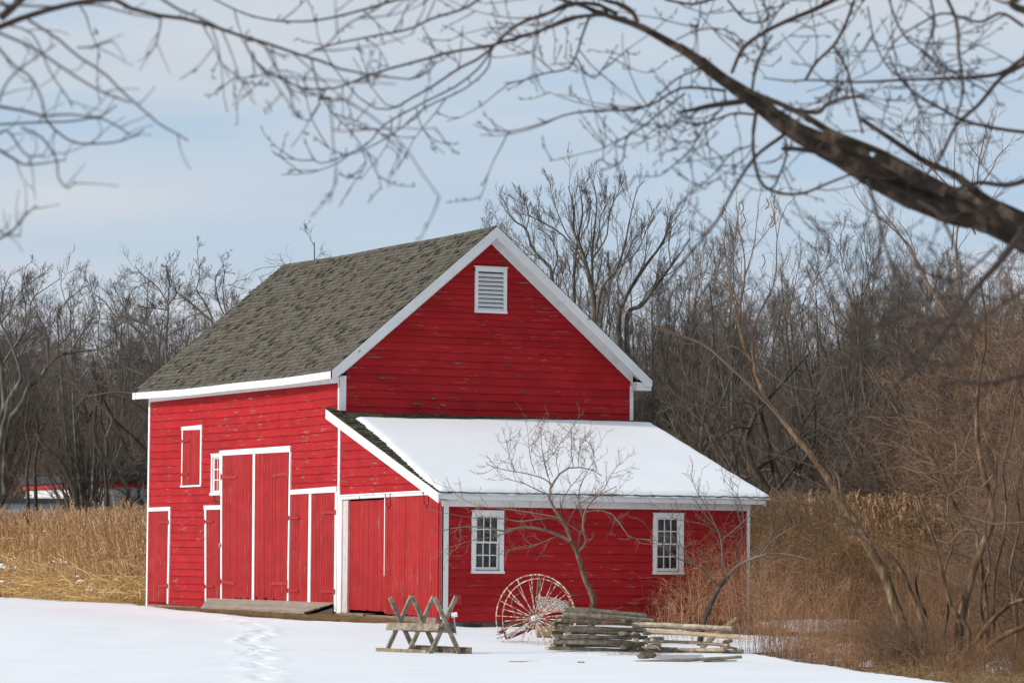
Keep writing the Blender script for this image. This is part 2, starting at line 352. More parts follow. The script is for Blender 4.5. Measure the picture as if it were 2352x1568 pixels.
# bare strip of dead grass along the door side of the barn
spoly = np.array([ong(px, py)[:2] for px, py in ((420, 1395), (464, 1399), (560, 1406), (640, 1411), (700, 1416), (780, 1422), (860, 1427), (925, 1431))]+[(-.02, .9), (.5, .9), (.5, 18.6), (-.5, 18.6)])
strip = sdist(x, y, spoly)
sd = np.minimum(sd, np.where(strip > 0, -strip, np.minimum(-strip, 5)))
sd = sd+.12*wav(x, y, 5, 1.4, 4)
th = -.11+.18*S01((sd+.15)/np.where(strip > -2.5, .45+.9*S01((strip+2.5)/1.5), .45))
z = gz(x, y)+th+(.030*wav(x, y, 3, .5, 4)+.020*wav(x*.35+y*.2, y*1.6-x*.5, 31, 1.6, 3))*S01(sd/1.)
for fx, fy in FEET:
    for j in range(2):
        ox, oy = random.uniform(-.16, .16), random.uniform(-.2, .2); d2 = ((x-fx-ox)**2+(y-fy-oy)**2)
        z = z-.065*np.exp(-d2/.016)+.018*np.exp(-((np.sqrt(d2)-.24)/.08)**2)
V = np.stack([x, y, z], -1).reshape(-1, 3); Fc = grid_faces(*x.shape)
keep = (sd.ravel()[Fc].max(1) > -.35); me = mesh_np('snow_field', V, Fc[keep], None, SNOW)
o = bpy.data.objects.new('snow_field', me); COL.objects.link(o); tag(o, kind='structure')
# ground sheet to the horizon, rising to a wooded hill
sv = np.concatenate([np.arange(-200, 50, 10), np.arange(50, 135, 1.), np.arange(135, 420, 4.), np.array([500, 700, 1000, 1600, 3000, 6000])])
tv = np.concatenate([-np.array([6000, 3000, 1500, 800, 400, 250, 160, 120, 90]), np.arange(-70, 70, 1.5), np.array([90, 120, 160, 250, 400, 800, 1500, 3000, 6000])])
s, t, x, y = st_grid(sv, tv)
def hill(s, t): return 8.5*S01((s-165)/170)*(1+.15*np.sin(t*.03+1)+.1*np.sin(t*.07))+2.0*S01((s-128)/30)*0
z = gz(x, y)-.045+hill(s, t)+.12*wav(x, y, 9, .6, 3)*S01((-sdist(x, y, poly)-.6)/2.)
V = np.stack([x, y, z], -1).reshape(-1, 3)
o = bpy.data.objects.new('ground', mesh_np('ground', V, grid_faces(*x.shape), None, MARSH)); COL.objects.link(o); tag(o, kind='structure')
def groundz(x, y):
    s = (x-CAM[0])*FH[0]+(y-CAM[1])*FH[1]; t = (x-CAM[0])*RH[0]+(y-CAM[1])*RH[1]; return float(gz(x, y)+hill(s, t))-.03
def GD(px, s):
    p = P(px, 1300, s); p[2] = groundz(p[0], p[1]); return p

# ------------------------------------------------------------------ barn
WX, LD, LEN, EZ = 8.29, 6.03, 19.5, 5.93
barn = empty('barn', (0, 0, 0), 'large red clapboard barn with white trim and a lean-to', 'barn')
frL = lambda u, v, w: (-w, u, v)                 # door side, x = 0, outward -x
frF = lambda u, v, w: (u, -w, v)                 # lean-to front, y = 0, outward -y
frG = lambda u, v, w: (u, LD-w, v)               # gable wall
def sag(u, v): return 0.
def clap(mb, fr, uL, uR, v0, v1, exps, holes=(), seed=1, wob=.004, sagf=None):
    r = random.Random(seed); v = v0; i = 0
    while v < v1-.02:
        e = exps(v)*r.uniform(.94, 1.06); vt = min(v+e, v1)
        a0, a1 = uL(v), uR(v); b0, b1 = uL(vt), uR(vt)
        if b1-b0 < .05: break
        segs = [(a0, a1, True, True)]
        for (h0, h1, hb, ht) in holes:
            if v < hb-.012 < vt: mb.fbox(fr, h0, h1, v-.01, hb, -.02, .022)
            if v < ht < vt-.012: mb.fbox(fr, h0, h1, ht, vt+.004, -.02, .018)
            if vt > hb+.01 and v < ht-.01:
                ns = []
                for s0, s1, q0, q1 in segs:
                    if h0 > s0: ns.append((s0, min(s1, h0), q0, q1 and s1 <= h0))
                    if h1 < s1: ns.append((max(s0, h1), s1, q0 and s0 >= h1, q1))
                segs = [q for q in ns if q[1]-q[0] > .02]
        for s0, s1, q0, q1 in segs:
            cuts = [s0]; 
            while s1-cuts[-1] > 4.2: cuts.append(cuts[-1]+r.uniform(1.6, 4.0))
            cuts.append(s1)
            for k in range(len(cuts)-1):
                c0, c1 = cuts[k]+(.002 if k else 0), cuts[k+1]
                n = max(1, int((c1-c0)/.45)); ti = r.uniform(.90, 1.08); ow = r.uniform(-.003, .004); vs_ = []
                dv0 = r.uniform(-.006, .006)
                for m in range(n+1):
                    u = c0+(c1-c0)*m/n; ub = u; ut = u
                    if m == 0 and k == 0 and q0: ut = b0
                    if m == n and k == len(cuts)-2 and q1: ut = b1
                    if q0 and k == 0 and m and ut < b0: ut = b0+.001*m
                    if q1 and k == len(cuts)-2 and m < n and ut > b1: ut = b1-.001*(n-m)
                    sg = sagf(u, v) if sagf else 0; sg2 = sagf(u, vt) if sagf else 0
                    dv = dv0+r.uniform(-wob, wob)+sg; dw = ow+r.uniform(-.004, .004)
                    vs_ += [fr(ub, v-.014+dv, .037+dw), fr(ut, vt+.004+sg2, .005), fr(ut, vt+.004+sg2, -.02), fr(ub, v-.012+dv, -.02)]
                fs = [(0, 1, 2, 3), (4*n, 4*n+3, 4*n+2, 4*n+1)]
                for m in range(n):
                    for q in range(4): fs.append((4*m+q, 4*m+(q+1) % 4, 4*m+4+(q+1) % 4, 4*m+4+q))
                mb.poly(vs_, fs, ti)
        v = vt; i += 1
SL = (9.82-5.97)/4.60                                   # main roof slope
roofz = lambda xx: 9.82-abs(xx-4.15)*SL                 # top of the roof
LSL = (4.98-2.87)/6.43
lroof = lambda yy: 2.87+(yy+.4)*LSL
sg = lambda u, v: -.055*sin(pi*min(max((u-5)/14.5, 0), 1))*max(0, v-1.5)/4.4
mb = MB(); clap(mb, frL, lambda v: 6.0, lambda v: LEN, -.02, EZ-.05, lambda v: .205, [(9.2, 13.85, -1, 4.1), (6.1, 9.2, -1, 3.0), (13.85, 15.05, -1, 2.66), (17.75, 19.5, -1, 2.66), (15.45, 16.85, 3.3, 4.85), (13.85, 14.55, 3.05, 4.08)], 3, .006, sg)
o = mb.build('wall', RED, barn); tag(o, 'sunlit clapboard wall on the door side')
mb = MB(); clap(mb, frL, lambda v: 0.1, lambda v: min(5.95, 6.03) if v < 4.9 else 6., 2.90, 4.85, lambda v: .215, [], 8)
# cut the lean-to side to the slope of its roof
mb = MB()
def leanL(v): return max(.1, (v-2.87)/LSL-.4+.35)
clap(mb, frL, leanL, lambda v: 5.96, 2.92, 4.82, lambda v: .215, [], 8)
mb.build('wall', RED, barn)
WINS = [(.733, 1.576, 1.03, 2.455), (5.605, 6.448, 1.03, 2.455)]
mb = MB(); clap(mb, frF, lambda v: .12, lambda v: WX-.04, -.14, 2.60, lambda v: .205, [(a+.06, b-.06, c+.03, d-.06) for a, b, c, d in WINS], 5)
o = mb.build('wall', RED, barn); tag(o, 'lean-to front wall with two windows, flaking near its foot')
mb = MB(); clap(mb, frG, lambda v: max(.12, 4.15-(9.82-.42-v)/SL+.0), lambda v: min(WX-.05, 4.15+(9.82-.42-v)/SL), 4.93, 9.42, lambda v: .205 if v < 6.8 else .16, [(3.75, 4.54, 7.68, 8.70)], 6, .006)
o = mb.build('wall', RED, barn); tag(o, 'gable wall with paint peeling off its boards')
# closed body behind the boards (back and far walls)
mb = MB(); mb.box(WX-.03, WX, LD, LEN, -.3, 5.9); mb.poly([(WX, .05, -.3), (WX, LD, -.3), (WX, LD, 4.85), (WX, .05, 2.75)], [(0, 1, 2, 3)]); mb.box(.05, WX, LEN-.05, LEN, -.3, 5.9)
mb.poly([(0.1, LEN, 5.9), (WX, LEN, 5.9), (4.15, LEN, 9.5)], [(0, 1, 2)])
mb.box(.03, .06, 6.0, 19.4, -.2, 5.85); mb.build('wall', RED, barn)
# flakes of lifted paint on the gable
FL = []
for px, py, wd, hg in [(865, 865, .34, .10), (945, 925, .34, .12), (985, 912, .22, .10), (1008, 927, .20, .09), (905, 880, .2, .06), (1195, 898, .16, .10), (1035, 826, .12, .09), (985, 773, .12, .04), (1185, 858, .12, .12), (1160, 838, .2, .04), (1010, 948, .1, .07), (960, 944, .12, .05), (1090, 758, .1, .04), (1240, 812, .14, .03), (1330, 900, .05, .06), (1180, 941, .05, .08)]:
    d = FW+RT*(px-1176)/FPX-UP*(py-784)/FPX; tt = (LD-.03-CAM[1])/d[1]; q = CAM+d*tt; x0, z0 = q[0], q[2]
    a = [(x0, LD-.034, z0), (x0+wd, LD-.036, z0+random.uniform(-.02, .03)), (x0+wd*.6, LD-.075, z0-hg*.55), (x0+wd*.15, LD-.05, z0-hg*.45)]
    FL.append((a, random.uniform(.6, 1.1)))
FLAKE = mat('curled_paint_flake', [(.35, (.16, .03, .025)), (.55, (.14, .10, .075)), (.75, (.34, .24, .20))], (1, 1, 2), 6., .8, .2, .01, True)
for a, q in FL: mb = MB(); mb.poly(a, [(0, 1, 2, 3)], q); mb.build('paint_flake', FLAKE, barn, fix=False)
# bare wood scars are in the paint; corner boards and other trim
def trim(name, parts, m=WHITE, par=None, label=None, bevel=.006):
    mb = MB()
    for p_ in parts: p_(mb)
    o = mb.build(name, m, par or barn, bevel=bevel)
    if label: o['label'] = label
    return o
bx = lambda *a: (lambda mb: mb.fbox(*a))
trim('corner_board', [bx(frL, 5.93, 6.05, -.05, 3.0, .0, .05), bx(frL, 5.95, 6.07, 2.95, 4.72, .0, .048)], WHITEW)
trim('corner_board', [bx(frL, 5.98, 6.10, 5.0, 5.82, .0, .05)], WHITE)
trim('corner_board', [bx(frG, -.05, .13, 5.0, 5.88, .0, .045)], WHITE)
trim('corner_board', [bx(frG, WX-.07, WX+.03, 4.93, 5.85, .0, .045)], WHITE)
trim('corner_board', [bx(frL, -.05, .0, -.08, 2.62, .0, .05), lambda mb: mb.fbox(frF, -.05, .13, -.02, 2.62, .0, .05)], WHITEW)
trim('corner_board', [bx(frF, WX-.06, WX+.03, -.1, 2.6, .0, .04)], WHITE)
trim('corner_board', [bx(frL, LEN-.09, LEN+.02, -.08, 5.86, .0, .05)], WHITEW)
mb = MB(); mb.fbox(frL, .0, .17, -.05, 2.8, .0, .046); mb.build('corner_board', REDV, barn)
# foundation
mb = MB()
for k in range(14):
    mb.box(-.02-random.uniform(0, .03), .3, 5.2+k*1.03, 5.2+k*1.03+1.0, -.45, -.035, 1)
mb.box(-.13, .25, .1, 2.55, -.5, -.05); mb.box(-.10, .25, 2.6, 4.15, -.5, -.06); mb.box(-.15, .25, 4.2, 5.7, -.5, -.03)
o = mb.build('foundation', STONE, barn, bevel=.015)
mb = MB(); 
for k in range(11): mb.box(k*.76+.02, k*.76+.77, .0, .3, -.6, -.15)
o = mb.build('foundation', CONC, barn, bevel=.01)
mb = MB()
for k in range(9): mb.box(.56+k*.055, .585+k*.055, -.03, -.005, -.40, -.19)
mb.build('foundation_vent', DARK, barn)
# doors --------------------------------------------------------------
def door(name, corners, w0, th, bw, mt=REDV, label=None, seed=1):
    """corners (u,v): bottom-left, bottom-right, top-right, top-left as seen in u; vertical boards of width bw"""
    r = random.Random(seed); (a, b, c, d) = corners; wdt = abs(b[0]-a[0]); n = max(2, round(wdt/bw)); mb = MB()
    for k in range(n):
        f0, f1 = k/n, (k+1)/n; g = .0035/wdt
        lp = lambda A, B, f: (A[0]+(B[0]-A[0])*f, A[1]+(B[1]-A[1])*f)
        f0 += g; f1 -= g*r.uniform(.5, 2); q = [lp(a, b, f0), lp(a, b, f1), lp(d, c, f1), lp(d, c, f0)]
        nick = r.choice([0, .02, .05, .14]) if 'rotting' in (label or '') else r.choice([0, 0, 0, .01, .025])
        q[0] = (q[0][0], q[0][1]+nick*r.random()); q[1] = (q[1][0], q[1][1]+nick)
        mb.prism(q, w0, w0+th+r.uniform(-.003, .003), frL, r.uniform(.9, 1.07))
    mb.prism([(a[0], a[1]+.03), (b[0], b[1]+.03), c, d], w0-.012, w0+.002, frL, .25)
    o = mb.build(name, mt, barn)
    if label: o['label'] = label
    return o
def hinge(par, u0, u1, v, w=.07, slope=0., hh=.035):
    mb = MB(); mb.prism([(u0, v-hh), (u1, v-hh*.7+slope), (u1, v+hh*.7+slope), (u0, v+hh)], w-.01, w+.012, frL)
    e = (u1-u0)/abs(u1-u0)
    mb.tube([frL(u0-e*.03, v-hh*1.8, w+.01), frL(u0-e*.03, v+hh*1.8, w+.01)], .016, 6)
    for f in (.25, .5, .75): uu = u0+(u1-u0)*f; mb.tube([frL(uu, v+slope*f, w+.01), frL(uu, v+slope*f, w+.025)], .012, 6)
    return mb.build('hinge', REDH, par)
# u grows to the back (left in the picture)
d1 = door('door', [(11.60, .14), (13.72, .12), (13.78, 4.05), (11.66, 4.03)], .02, .035, .10, label='tall left leaf of the big double door, rotting at its foot', seed=2)
d2 = door('door', [(9.24, .12), (11.42, .15), (11.50, 4.03), (9.24, 4.08)], .02, .035, .10, label='tall right leaf of the big double door, rotting at its foot', seed=3)
hinge(d1, 13.80, 12.75, 3.48, slope=-.03, hh=.05); hinge(d1, 13.76, 12.75, .66, slope=-.04, hh=.05); hinge(d2, 9.2, 10.2, 3.48, slope=-.03, hh=.05); hinge(d2, 9.2, 10.2, .66, slope=-.02, hh=.05)
trim('door_frame', [lambda mb: mb.prism([(9.10, 4.04), (13.98, 4.05), (13.98, 4.19), (9.10, 4.20)], 0, .07, frL), lambda mb: mb.prism([(9.10, .05), (9.20, .05), (9.16, 4.04), (9.07, 4.04)], 0, .065, frL),
     lambda mb: mb.prism([(13.70, .10), (13.81, .10), (13.92, 4.05), (13.80, 4.05)], 0, .065, frL), lambda mb: mb.prism([(11.42, .13), (11.57, .13), (11.62, 4.04), (11.47, 4.04)], 0, .068, frL)], WHITEW)
d3 = door('door', [(7.90, .10), (9.06, .10), (9.02, 2.93), (7.84, 2.94)], .02, .03, .085, label='left leaf of the lower double door beside the corner', seed=4)
d4 = door('door', [(6.22, .10), (7.68, .09), (7.66, 2.93), (6.22, 2.97)], .02, .03, .085, label='right leaf of the lower double door beside the corner', seed=5)
hinge(d3, 9.1, 8.45, 2.34); hinge(d3, 9.1, 8.45, .48, slope=-.02); hinge(d4, 6.16, 6.95, 2.46); hinge(d4, 6.16, 6.95, .48)
trim('door_frame', [lambda mb: mb.prism([(6.10, 2.96), (9.06, 2.94), (9.06, 3.06), (6.10, 3.11)], 0, .07, frL), lambda mb: mb.prism([(7.66, .08), (7.84, .08), (7.82, 2.94), (7.67, 2.94)], 0, .075, frL),
     lambda mb: mb.fbox(frL, 6.07, 6.21, -.02, 2.97, 0, .055)], WHITEW)
d5 = door('door', [(13.90, .12), (14.86, .08), (14.94, 2.60), (13.95, 2.60)], .02, .03, .09, label='narrow door left of the big double door', seed=6)
hinge(d5, 14.98, 14.38, 2.28); hinge(d5, 14.90, 14.30, .52)
trim('door_frame', [lambda mb: mb.prism([(13.86, 2.60), (15.12, 2.60), (15.12, 2.72), (13.86, 2.72)], 0, .062, frL), lambda mb: mb.prism([(14.84, .05), (14.95, .05), (15.07, 2.60), (14.94, 2.60)], 0, .06, frL)], WHITEW)
mb = MB(); mb.fbox(frL, 13.78, 13.92, 1.62, 1.69, .06, .085); mb.tube([frL(13.80, 1.58, .10), frL(13.80, 1.66, .10)], .025, 8); mb.build('latch', GALV, d5)
d6 = door('door', [(17.85, .03), (19.40, .05), (19.42, 2.58), (17.82, 2.60)], .02, .03, .09, label='narrow door at the far left corner', seed=7)
hinge(d6, 17.78, 18.5, 2.28); hinge(d6, 17.78, 18.5, .50)
trim('door_frame', [lambda mb: mb.prism([(17.68, 2.60), (19.46, 2.59), (19.46, 2.70), (17.68, 2.71)], 0, .062, frL), lambda mb: mb.prism([(17.72, 0), (17.84, 0), (17.80, 2.60), (17.67, 2.60)], 0, .06, frL)], WHITEW)
d7 = door('shutter', [(15.47, 3.29), (16.80, 3.30), (16.78, 4.82), (15.47, 4.80)], .02, .03, .12, label='closed board shutter high on the wall', seed=8)
hinge(d7, 16.85, 16.3, 4.52); hinge(d7, 16.85, 16.3, 3.6)
trim('shutter_frame', [lambda mb: mb.prism([(15.36, 4.80), (16.90, 4.82), (16.90, 4.92), (15.36, 4.93)], 0, .06, frL), lambda mb: mb.prism([(15.38, 3.24), (16.93, 3.24), (16.93, 3.29), (15.38, 3.29)], 0, .06, frL),
     lambda mb: mb.fbox(frL, 15.38, 15.47, 3.29, 4.81, 0, .05), lambda mb: mb.fbox(frL, 16.80, 16.88, 3.29, 4.82, 0, .05)], WHITEW)
# sliding doors of the lean-to
door('door', [(3.1, .03), (5.50, .05), (5.50, 2.74), (3.1, 2.76)], -.06, .035, .11, label='fixed inner leaf of the sliding door', seed=9)
d9 = door('door', [(.10, -.05), (3.12, -.02), (3.12, 2.78), (.10, 2.83)], .04, .035, .17, label='outer sliding leaf hung from two iron hangers', seed=10)
trim('door_edge', [lambda mb: mb.prism([(3.12, .9), (3.15, .9), (3.17, 2.79), (3.12, 2.79)], .03, .078, frL)], WHITE, d9)
for u in (2.93, .77):
    mb = MB()
    for q in (-.13, .13): mb.tube([frL(u+q, 2.72, .09), frL(u+q, 2.92, .09)], .016, 6)
    mb.tube([frL(u-.13, 2.73, .09), frL(u-.11, 2.60, .09), frL(u, 2.53, .09), frL(u+.11, 2.60, .09), frL(u+.13, 2.73, .09)], .014, 6)
    mb.tube([frL(u-.13, 2.90, .09), frL(u+.13, 2.90, .09)], .018, 6)
    for q in (-.16, .13): mb.tube([frL(u+q, 2.9, .085), frL(u+q, 2.9, .115)], .045, 10)
    mb.build('hanger', REDH, d9)
trim('door_rail', [lambda mb: mb.prism([(.12, 2.83), (5.92, 2.77), (5.92, 2.89), (.12, 2.94)], 0, .09, frL), lambda mb: mb.prism([(.12, 2.90), (5.92, 2.85), (5.92, 2.89), (.12, 2.94)], .09, .12, frL)], WHITEW)
trim('door_jamb', [lambda mb: mb.fbox(frL, 5.44, 5.74, -.03, 2.77, -.05, .03)], PINK)
trim('door_jamb', [lambda mb: mb.fbox(frL, 5.742, 5.90, -.08, 2.77, 0, .07)], WHITEW)
# two iron hooks above the narrow door
mb = MB(); mb.tube([frL(14.3, 2.95, .05), frL(14.3, 2.76, .06), frL(14.35, 2.73, .08)], .012, 5); mb.tube([frL(14.42, 2.97, .05), frL(14.42, 2.78, .06)], .012, 5); mb.tube([frL(14.42, 2.79, .05), frL(14.0, 2.76, .05)], .012, 5)
mb.build('hook', RUST, barn)
mb = MB(); mb.fbox(frG, 4.30, 4.62, 8.94, 8.965, .03, .05); mb.fbox(frG, 4.57, 4.60, 8.8, 8.95, .03, .05); mb.build('bracket', RUST, barn)
mb = MB(); mb.fbox(frF, .33, .46, .25, .48, .03, .10); mb.build('junction_box', REDH, barn, bevel=.01)
# windows ---------------------------------------------------------------
def window(fr, u0, u1, v0, v1, cols, rows, meet=True, label=None, cas=.10):
    mb = MB(); e = .06
    mb.fbox(fr, u0, u0+cas, v0, v1, 0, e); mb.fbox(fr, u1-cas, u1, v0, v1, 0, e); mb.fbox(fr, u0, u1, v1-cas, v1+.0, 0, e+.004); mb.fbox(fr, u0-.01, u1+.01, v1, v1+.02, 0, e+.02)
    win = mb.build('window', WHITE, barn, bevel=.004)
    if label: win['label'] = label
    mb = MB(); mb.fbox(fr, u0-.01, u1+.01, v0-.045, v0+.015, 0, e+.035); mb.build('sill', WHITE, win, bevel=.004)
    a0, a1, b0, b1 = u0+cas, u1-cas, v0+.015, v1-cas
    mb = MB(); vm = (b0+b1)/2+.02; st = .055
    def sash(lo, hi, w, rws, bot):
        mb.fbox(fr, a0, a0+st, lo, hi, w-.03, w); mb.fbox(fr, a1-st, a1, lo, hi, w-.03, w); mb.fbox(fr, a0+st, a1-st, lo, lo+bot, w-.03, w); mb.fbox(fr, a0+st, a1-st, hi-st*.8, hi, w-.03, w)
        c0, c1, d0, d1 = a0+st, a1-st, lo+bot, hi-st*.8
        for k in range(1, cols): uu = c0+(c1-c0)*k/cols; mb.fbox(fr, uu-.012, uu+.012, d0, d1, w-.024, w-.004)
        for k in range(1, rws): vv = d0+(d1-d0)*k/rws; mb.fbox(fr, c0, c1, vv-.012, vv+.012, w-.022, w-.006)
    if meet: sash(vm-.02, b1, .012, rows, .04); sash(b0, vm+.02, -.02, rows, .09)
    else: sash(b0, b1, .01, rows, .06)
    mb.build('sash', WHITE, win)
    mb = MB(); 
    for m_ in range(1):
        mb.poly([fr(a0+.02, b0+.02, -.036), fr(a1-.02, b0+.02, -.036), fr(a1-.02, b1-.02, -.034), fr(a0+.02, b1-.02, -.034)], [(0, 1, 2, 3)])
    mb.build('pane', GLASS, win, fix=False)
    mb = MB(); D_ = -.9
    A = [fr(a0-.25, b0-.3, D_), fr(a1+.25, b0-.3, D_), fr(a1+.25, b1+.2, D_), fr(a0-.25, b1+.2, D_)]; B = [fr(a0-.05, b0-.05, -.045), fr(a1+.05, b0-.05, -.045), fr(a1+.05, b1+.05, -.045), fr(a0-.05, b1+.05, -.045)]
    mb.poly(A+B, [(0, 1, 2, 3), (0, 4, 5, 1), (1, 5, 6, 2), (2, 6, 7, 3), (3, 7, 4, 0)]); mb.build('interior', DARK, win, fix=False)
    return win
w1 = window(frF, *WINS[0][:2], WINS[0][2], WINS[0][3], 3, 2, True, 'left window of the lean-to, twelve panes')
mb = MB(); mb.fbox(frF, 1.12, 1.21, .8, 2.3, -.5, -.4); mb.fbox(frF, .8, 1.55, 1.18, 1.26, -.62, -.55); mb.build('interior_post', INT, w1)
w2 = window(frF, *WINS[1][:2], WINS[1][2], WINS[1][3], 3, 2, True, 'right window of the lean-to, twelve panes')
mb = MB(); mb.fbox(frF, 5.55, 6.3, 1.9, 2.22, -.6, -.5); mb.fbox(frF, 6.02, 6.1, .8, 2.3, -.45, -.4); mb.build('interior_boards', INTB, w2)
w3 = window(frL, 13.93, 14.62, 3.04, 4.10, 2, 3, False, 'small six-pane window beside the big door', .08)
trim('window_casing', [bx(frL, 13.90, 14.64, 2.98, 3.03, 0, .08)], WHITE, w3)
# louvred vent
lv = trim('louver_vent', [bx(frG, 3.69, 3.78, 7.62, 8.77, 0, .07), bx(frG, 4.51, 4.60, 7.62, 8.77, 0, .07), bx(frG, 3.69, 4.60, 8.66, 8.78, 0, .074), bx(frG, 3.66, 4.63, 8.78, 8.80, 0, .09), bx(frG, 3.68, 4.61, 7.60, 7.66, 0, .09)])
mb = MB()
for k in range(9):
    v = 7.67+k*.109; mb.poly([frG(3.78, v, .065), frG(4.51, v, .065), frG(4.51, v+.082, -.01), frG(3.78, v+.082, -.01), frG(3.78, v-.010, .058), frG(4.51, v-.010, .058), frG(4.51, v+.072, -.02), frG(3.78, v+.072, -.02)], [(0, 1, 2, 3), (7, 6, 5, 4), (0, 4, 5, 1), (3, 2, 6, 7), (0, 3, 7, 4), (1, 5, 6, 2)])
mb.build('slat', WHITE, lv); mb = MB(); mb.fbox(frG, 3.75, 4.54, 7.63, 8.7, -.10, -.06); mb.build('backing', DARK, lv)
# main roof ---------------------------------------------------------------
Y0, Y1 = 5.68, 19.73; XE0, XE1 = -.43, 8.68; RZ = 9.82
def roof_pt(side, d, yy, h):       # d metres down the slope from the ridge, h above the deck; side -1 left
    ln = sqrt(1+SL*SL); sgm = -.035*sin(pi*(yy-Y0)/(Y1-Y0))-.02*sin(yy*.9)*.5
    return np.array((4.15+side*d/ln-side*(-SL)*h/ln*0+side*SL*h/ln, yy, RZ-.03+sgm-SL*d/ln+h/ln))
DL = 4.58*sqrt(1+SL*SL); DR = 4.53*sqrt(1+SL*SL)
mb = MB()
for side, D in ((-1, DL), (1, DR)):
    n = 12
    for k in range(n):
        ya, yb = Y0+.02+(Y1-Y0-.04)*k/n, Y0+.02+(Y1-Y0-.04)*(k+1)/n
        mb.hexa([roof_pt(side, 0, ya, -.07), roof_pt(side, D-.02, ya, -.07), roof_pt(side, D-.02, yb, -.07), roof_pt(side, 0, yb, -.07), roof_pt(side, 0, ya, -.004), roof_pt(side, D-.02, ya, -.004), roof_pt(side, D-.02, yb, -.004), roof_pt(side, 0, yb, -.004)])
o = mb.build('roof', SHINGLE2, barn); roof = o
mb = MB(); r = random.Random(4)
def shingles(side, D, expo, wmin, wmax, lift=.012):
    rows = int(D/expo)+1
    for i in range(rows):
        d1 = D+.03-i*expo; d0 = max(d1-expo*1.6, -.02); yy = Y0-.02; rowj = r.uniform(-.012, .012)
        while yy < Y1:
            wd = r.uniform(wmin, wmax); e = min(yy+wd, Y1+.02)-.003
            bt = d1+rowj+r.uniform(-.007, .007); tl = r.choice([0]*9+[.006, .014, .034]) ; tl2 = tl*r.random()
            th = r.uniform(.016, .028); ti = r.uniform(.82, 1.18)
            if r.random() < .05: ti *= .6
            if r.random() < .035: bt -= .05
            a = [roof_pt(side, d0, yy, .002), roof_pt(side, bt, yy, lift+tl), roof_pt(side, bt, e, lift+tl2), roof_pt(side, d0, e, .002)]
            b = [roof_pt(side, d0, yy, .006), roof_pt(side, bt, yy, lift+tl+th), roof_pt(side, bt, e, lift+tl2+th), roof_pt(side, d0, e, .006)]
            mb.hexa(a+b, ti); yy += wd
shingles(-1, DL, .165, .10, .22, .016)
o = mb.build('shingles', SHINGLE, barn, fix=False); mb = MB()
shingles(1, DR, .3, .25, .5); o = mb.build('shingles', SHINGLE, barn, fix=False)
mb = MB(); yy = Y0
while yy < Y1:
    e = min(yy+.2, Y1)
    for side in (-1, 1): mb.hexa([roof_pt(side, -.01, yy, .015), roof_pt(side, .12, yy, .02), roof_pt(side, .12, e-.01, .02), roof_pt(side, -.01, e-.01, .015)]+[roof_pt(side, -.01, yy, .035), roof_pt(side, .12, yy, .035), roof_pt(side, .12, e-.01, .04), roof_pt(side, -.01, e-.01, .035)], r.uniform(.7, 1.1))
    yy += .2
mb.build('ridge_cap', SHINGLE, barn)
# rakes: fascia board, soffit and frieze under each gable overhang
def rake(side, D, name='rake_board'):
    mb = MB(); n = 1; dep = .24
    ln = sqrt(1+SL*SL)
    def q(d, h, yv):
        p_ = roof_pt(side, d, Y0, h); return (p_[0], yv, p_[2])
    # fascia in the vertical plane y=Y0-.02
    for (d0, d1) in ((0, D+.02),):
        x0 = 4.15; zt0 = RZ-.02; x1 = 4.15+side*(D+.02)/ln; zt1 = RZ-.02-SL*abs(x1-4.15); vd = .295
        mb.poly([(x0, Y0-.03, zt0), (x1, Y0-.03, zt1), (x1, Y0-.03, zt1-vd*.55), (x1-side*.16, Y0-.03, zt1-vd*.55), (x0, Y0-.03, zt0-vd)] + [(x0, Y0+.0, zt0), (x1, Y0+.0, zt1), (x1, Y0+.0, zt1-vd*.55), (x1-side*.16, Y0+.0, zt1-vd*.55), (x0, Y0+.0, zt0-vd)],
                [(0, 1, 2, 3, 4), (9, 8, 7, 6, 5), (0, 5, 6, 1), (1, 6, 7, 2), (2, 7, 8, 3), (3, 8, 9, 4)])
        mb.build('rake_board', WHITEW, barn)
        mb2 = MB(); # soffit
        xo = 4.15+side*(4.28); z1 = RZ-.02-SL*4.28
        mb2.hexa([(x0, Y0, zt0-.20), (xo, Y0, z1-.20), (xo, LD-.02, z1-.20), (x0, LD-.02, zt0-.20), (x0, Y0, zt0-.17), (xo, Y0, z1-.17), (xo, LD-.02, z1-.17), (x0, LD-.02, zt0-.17)]); mb2.build('soffit', WHITE, barn)
        mb3 = MB(); xo = 4.15+side*4.14; z1 = RZ-.02-SL*4.14; mb3.hexa([(x0, LD-.065, zt0-.42), (xo, LD-.065, z1-.42), (xo, LD-.03, z1-.42), (x0, LD-.03, zt0-.42), (x0, LD-.065, zt0-.20), (xo, LD-.065, z1-.20), (xo, LD-.03, z1-.20), (x0, LD-.03, zt0-.20)]); mb3.build('frieze_board', WHITE, barn)
rake(-1, DL); rake(1, DR)
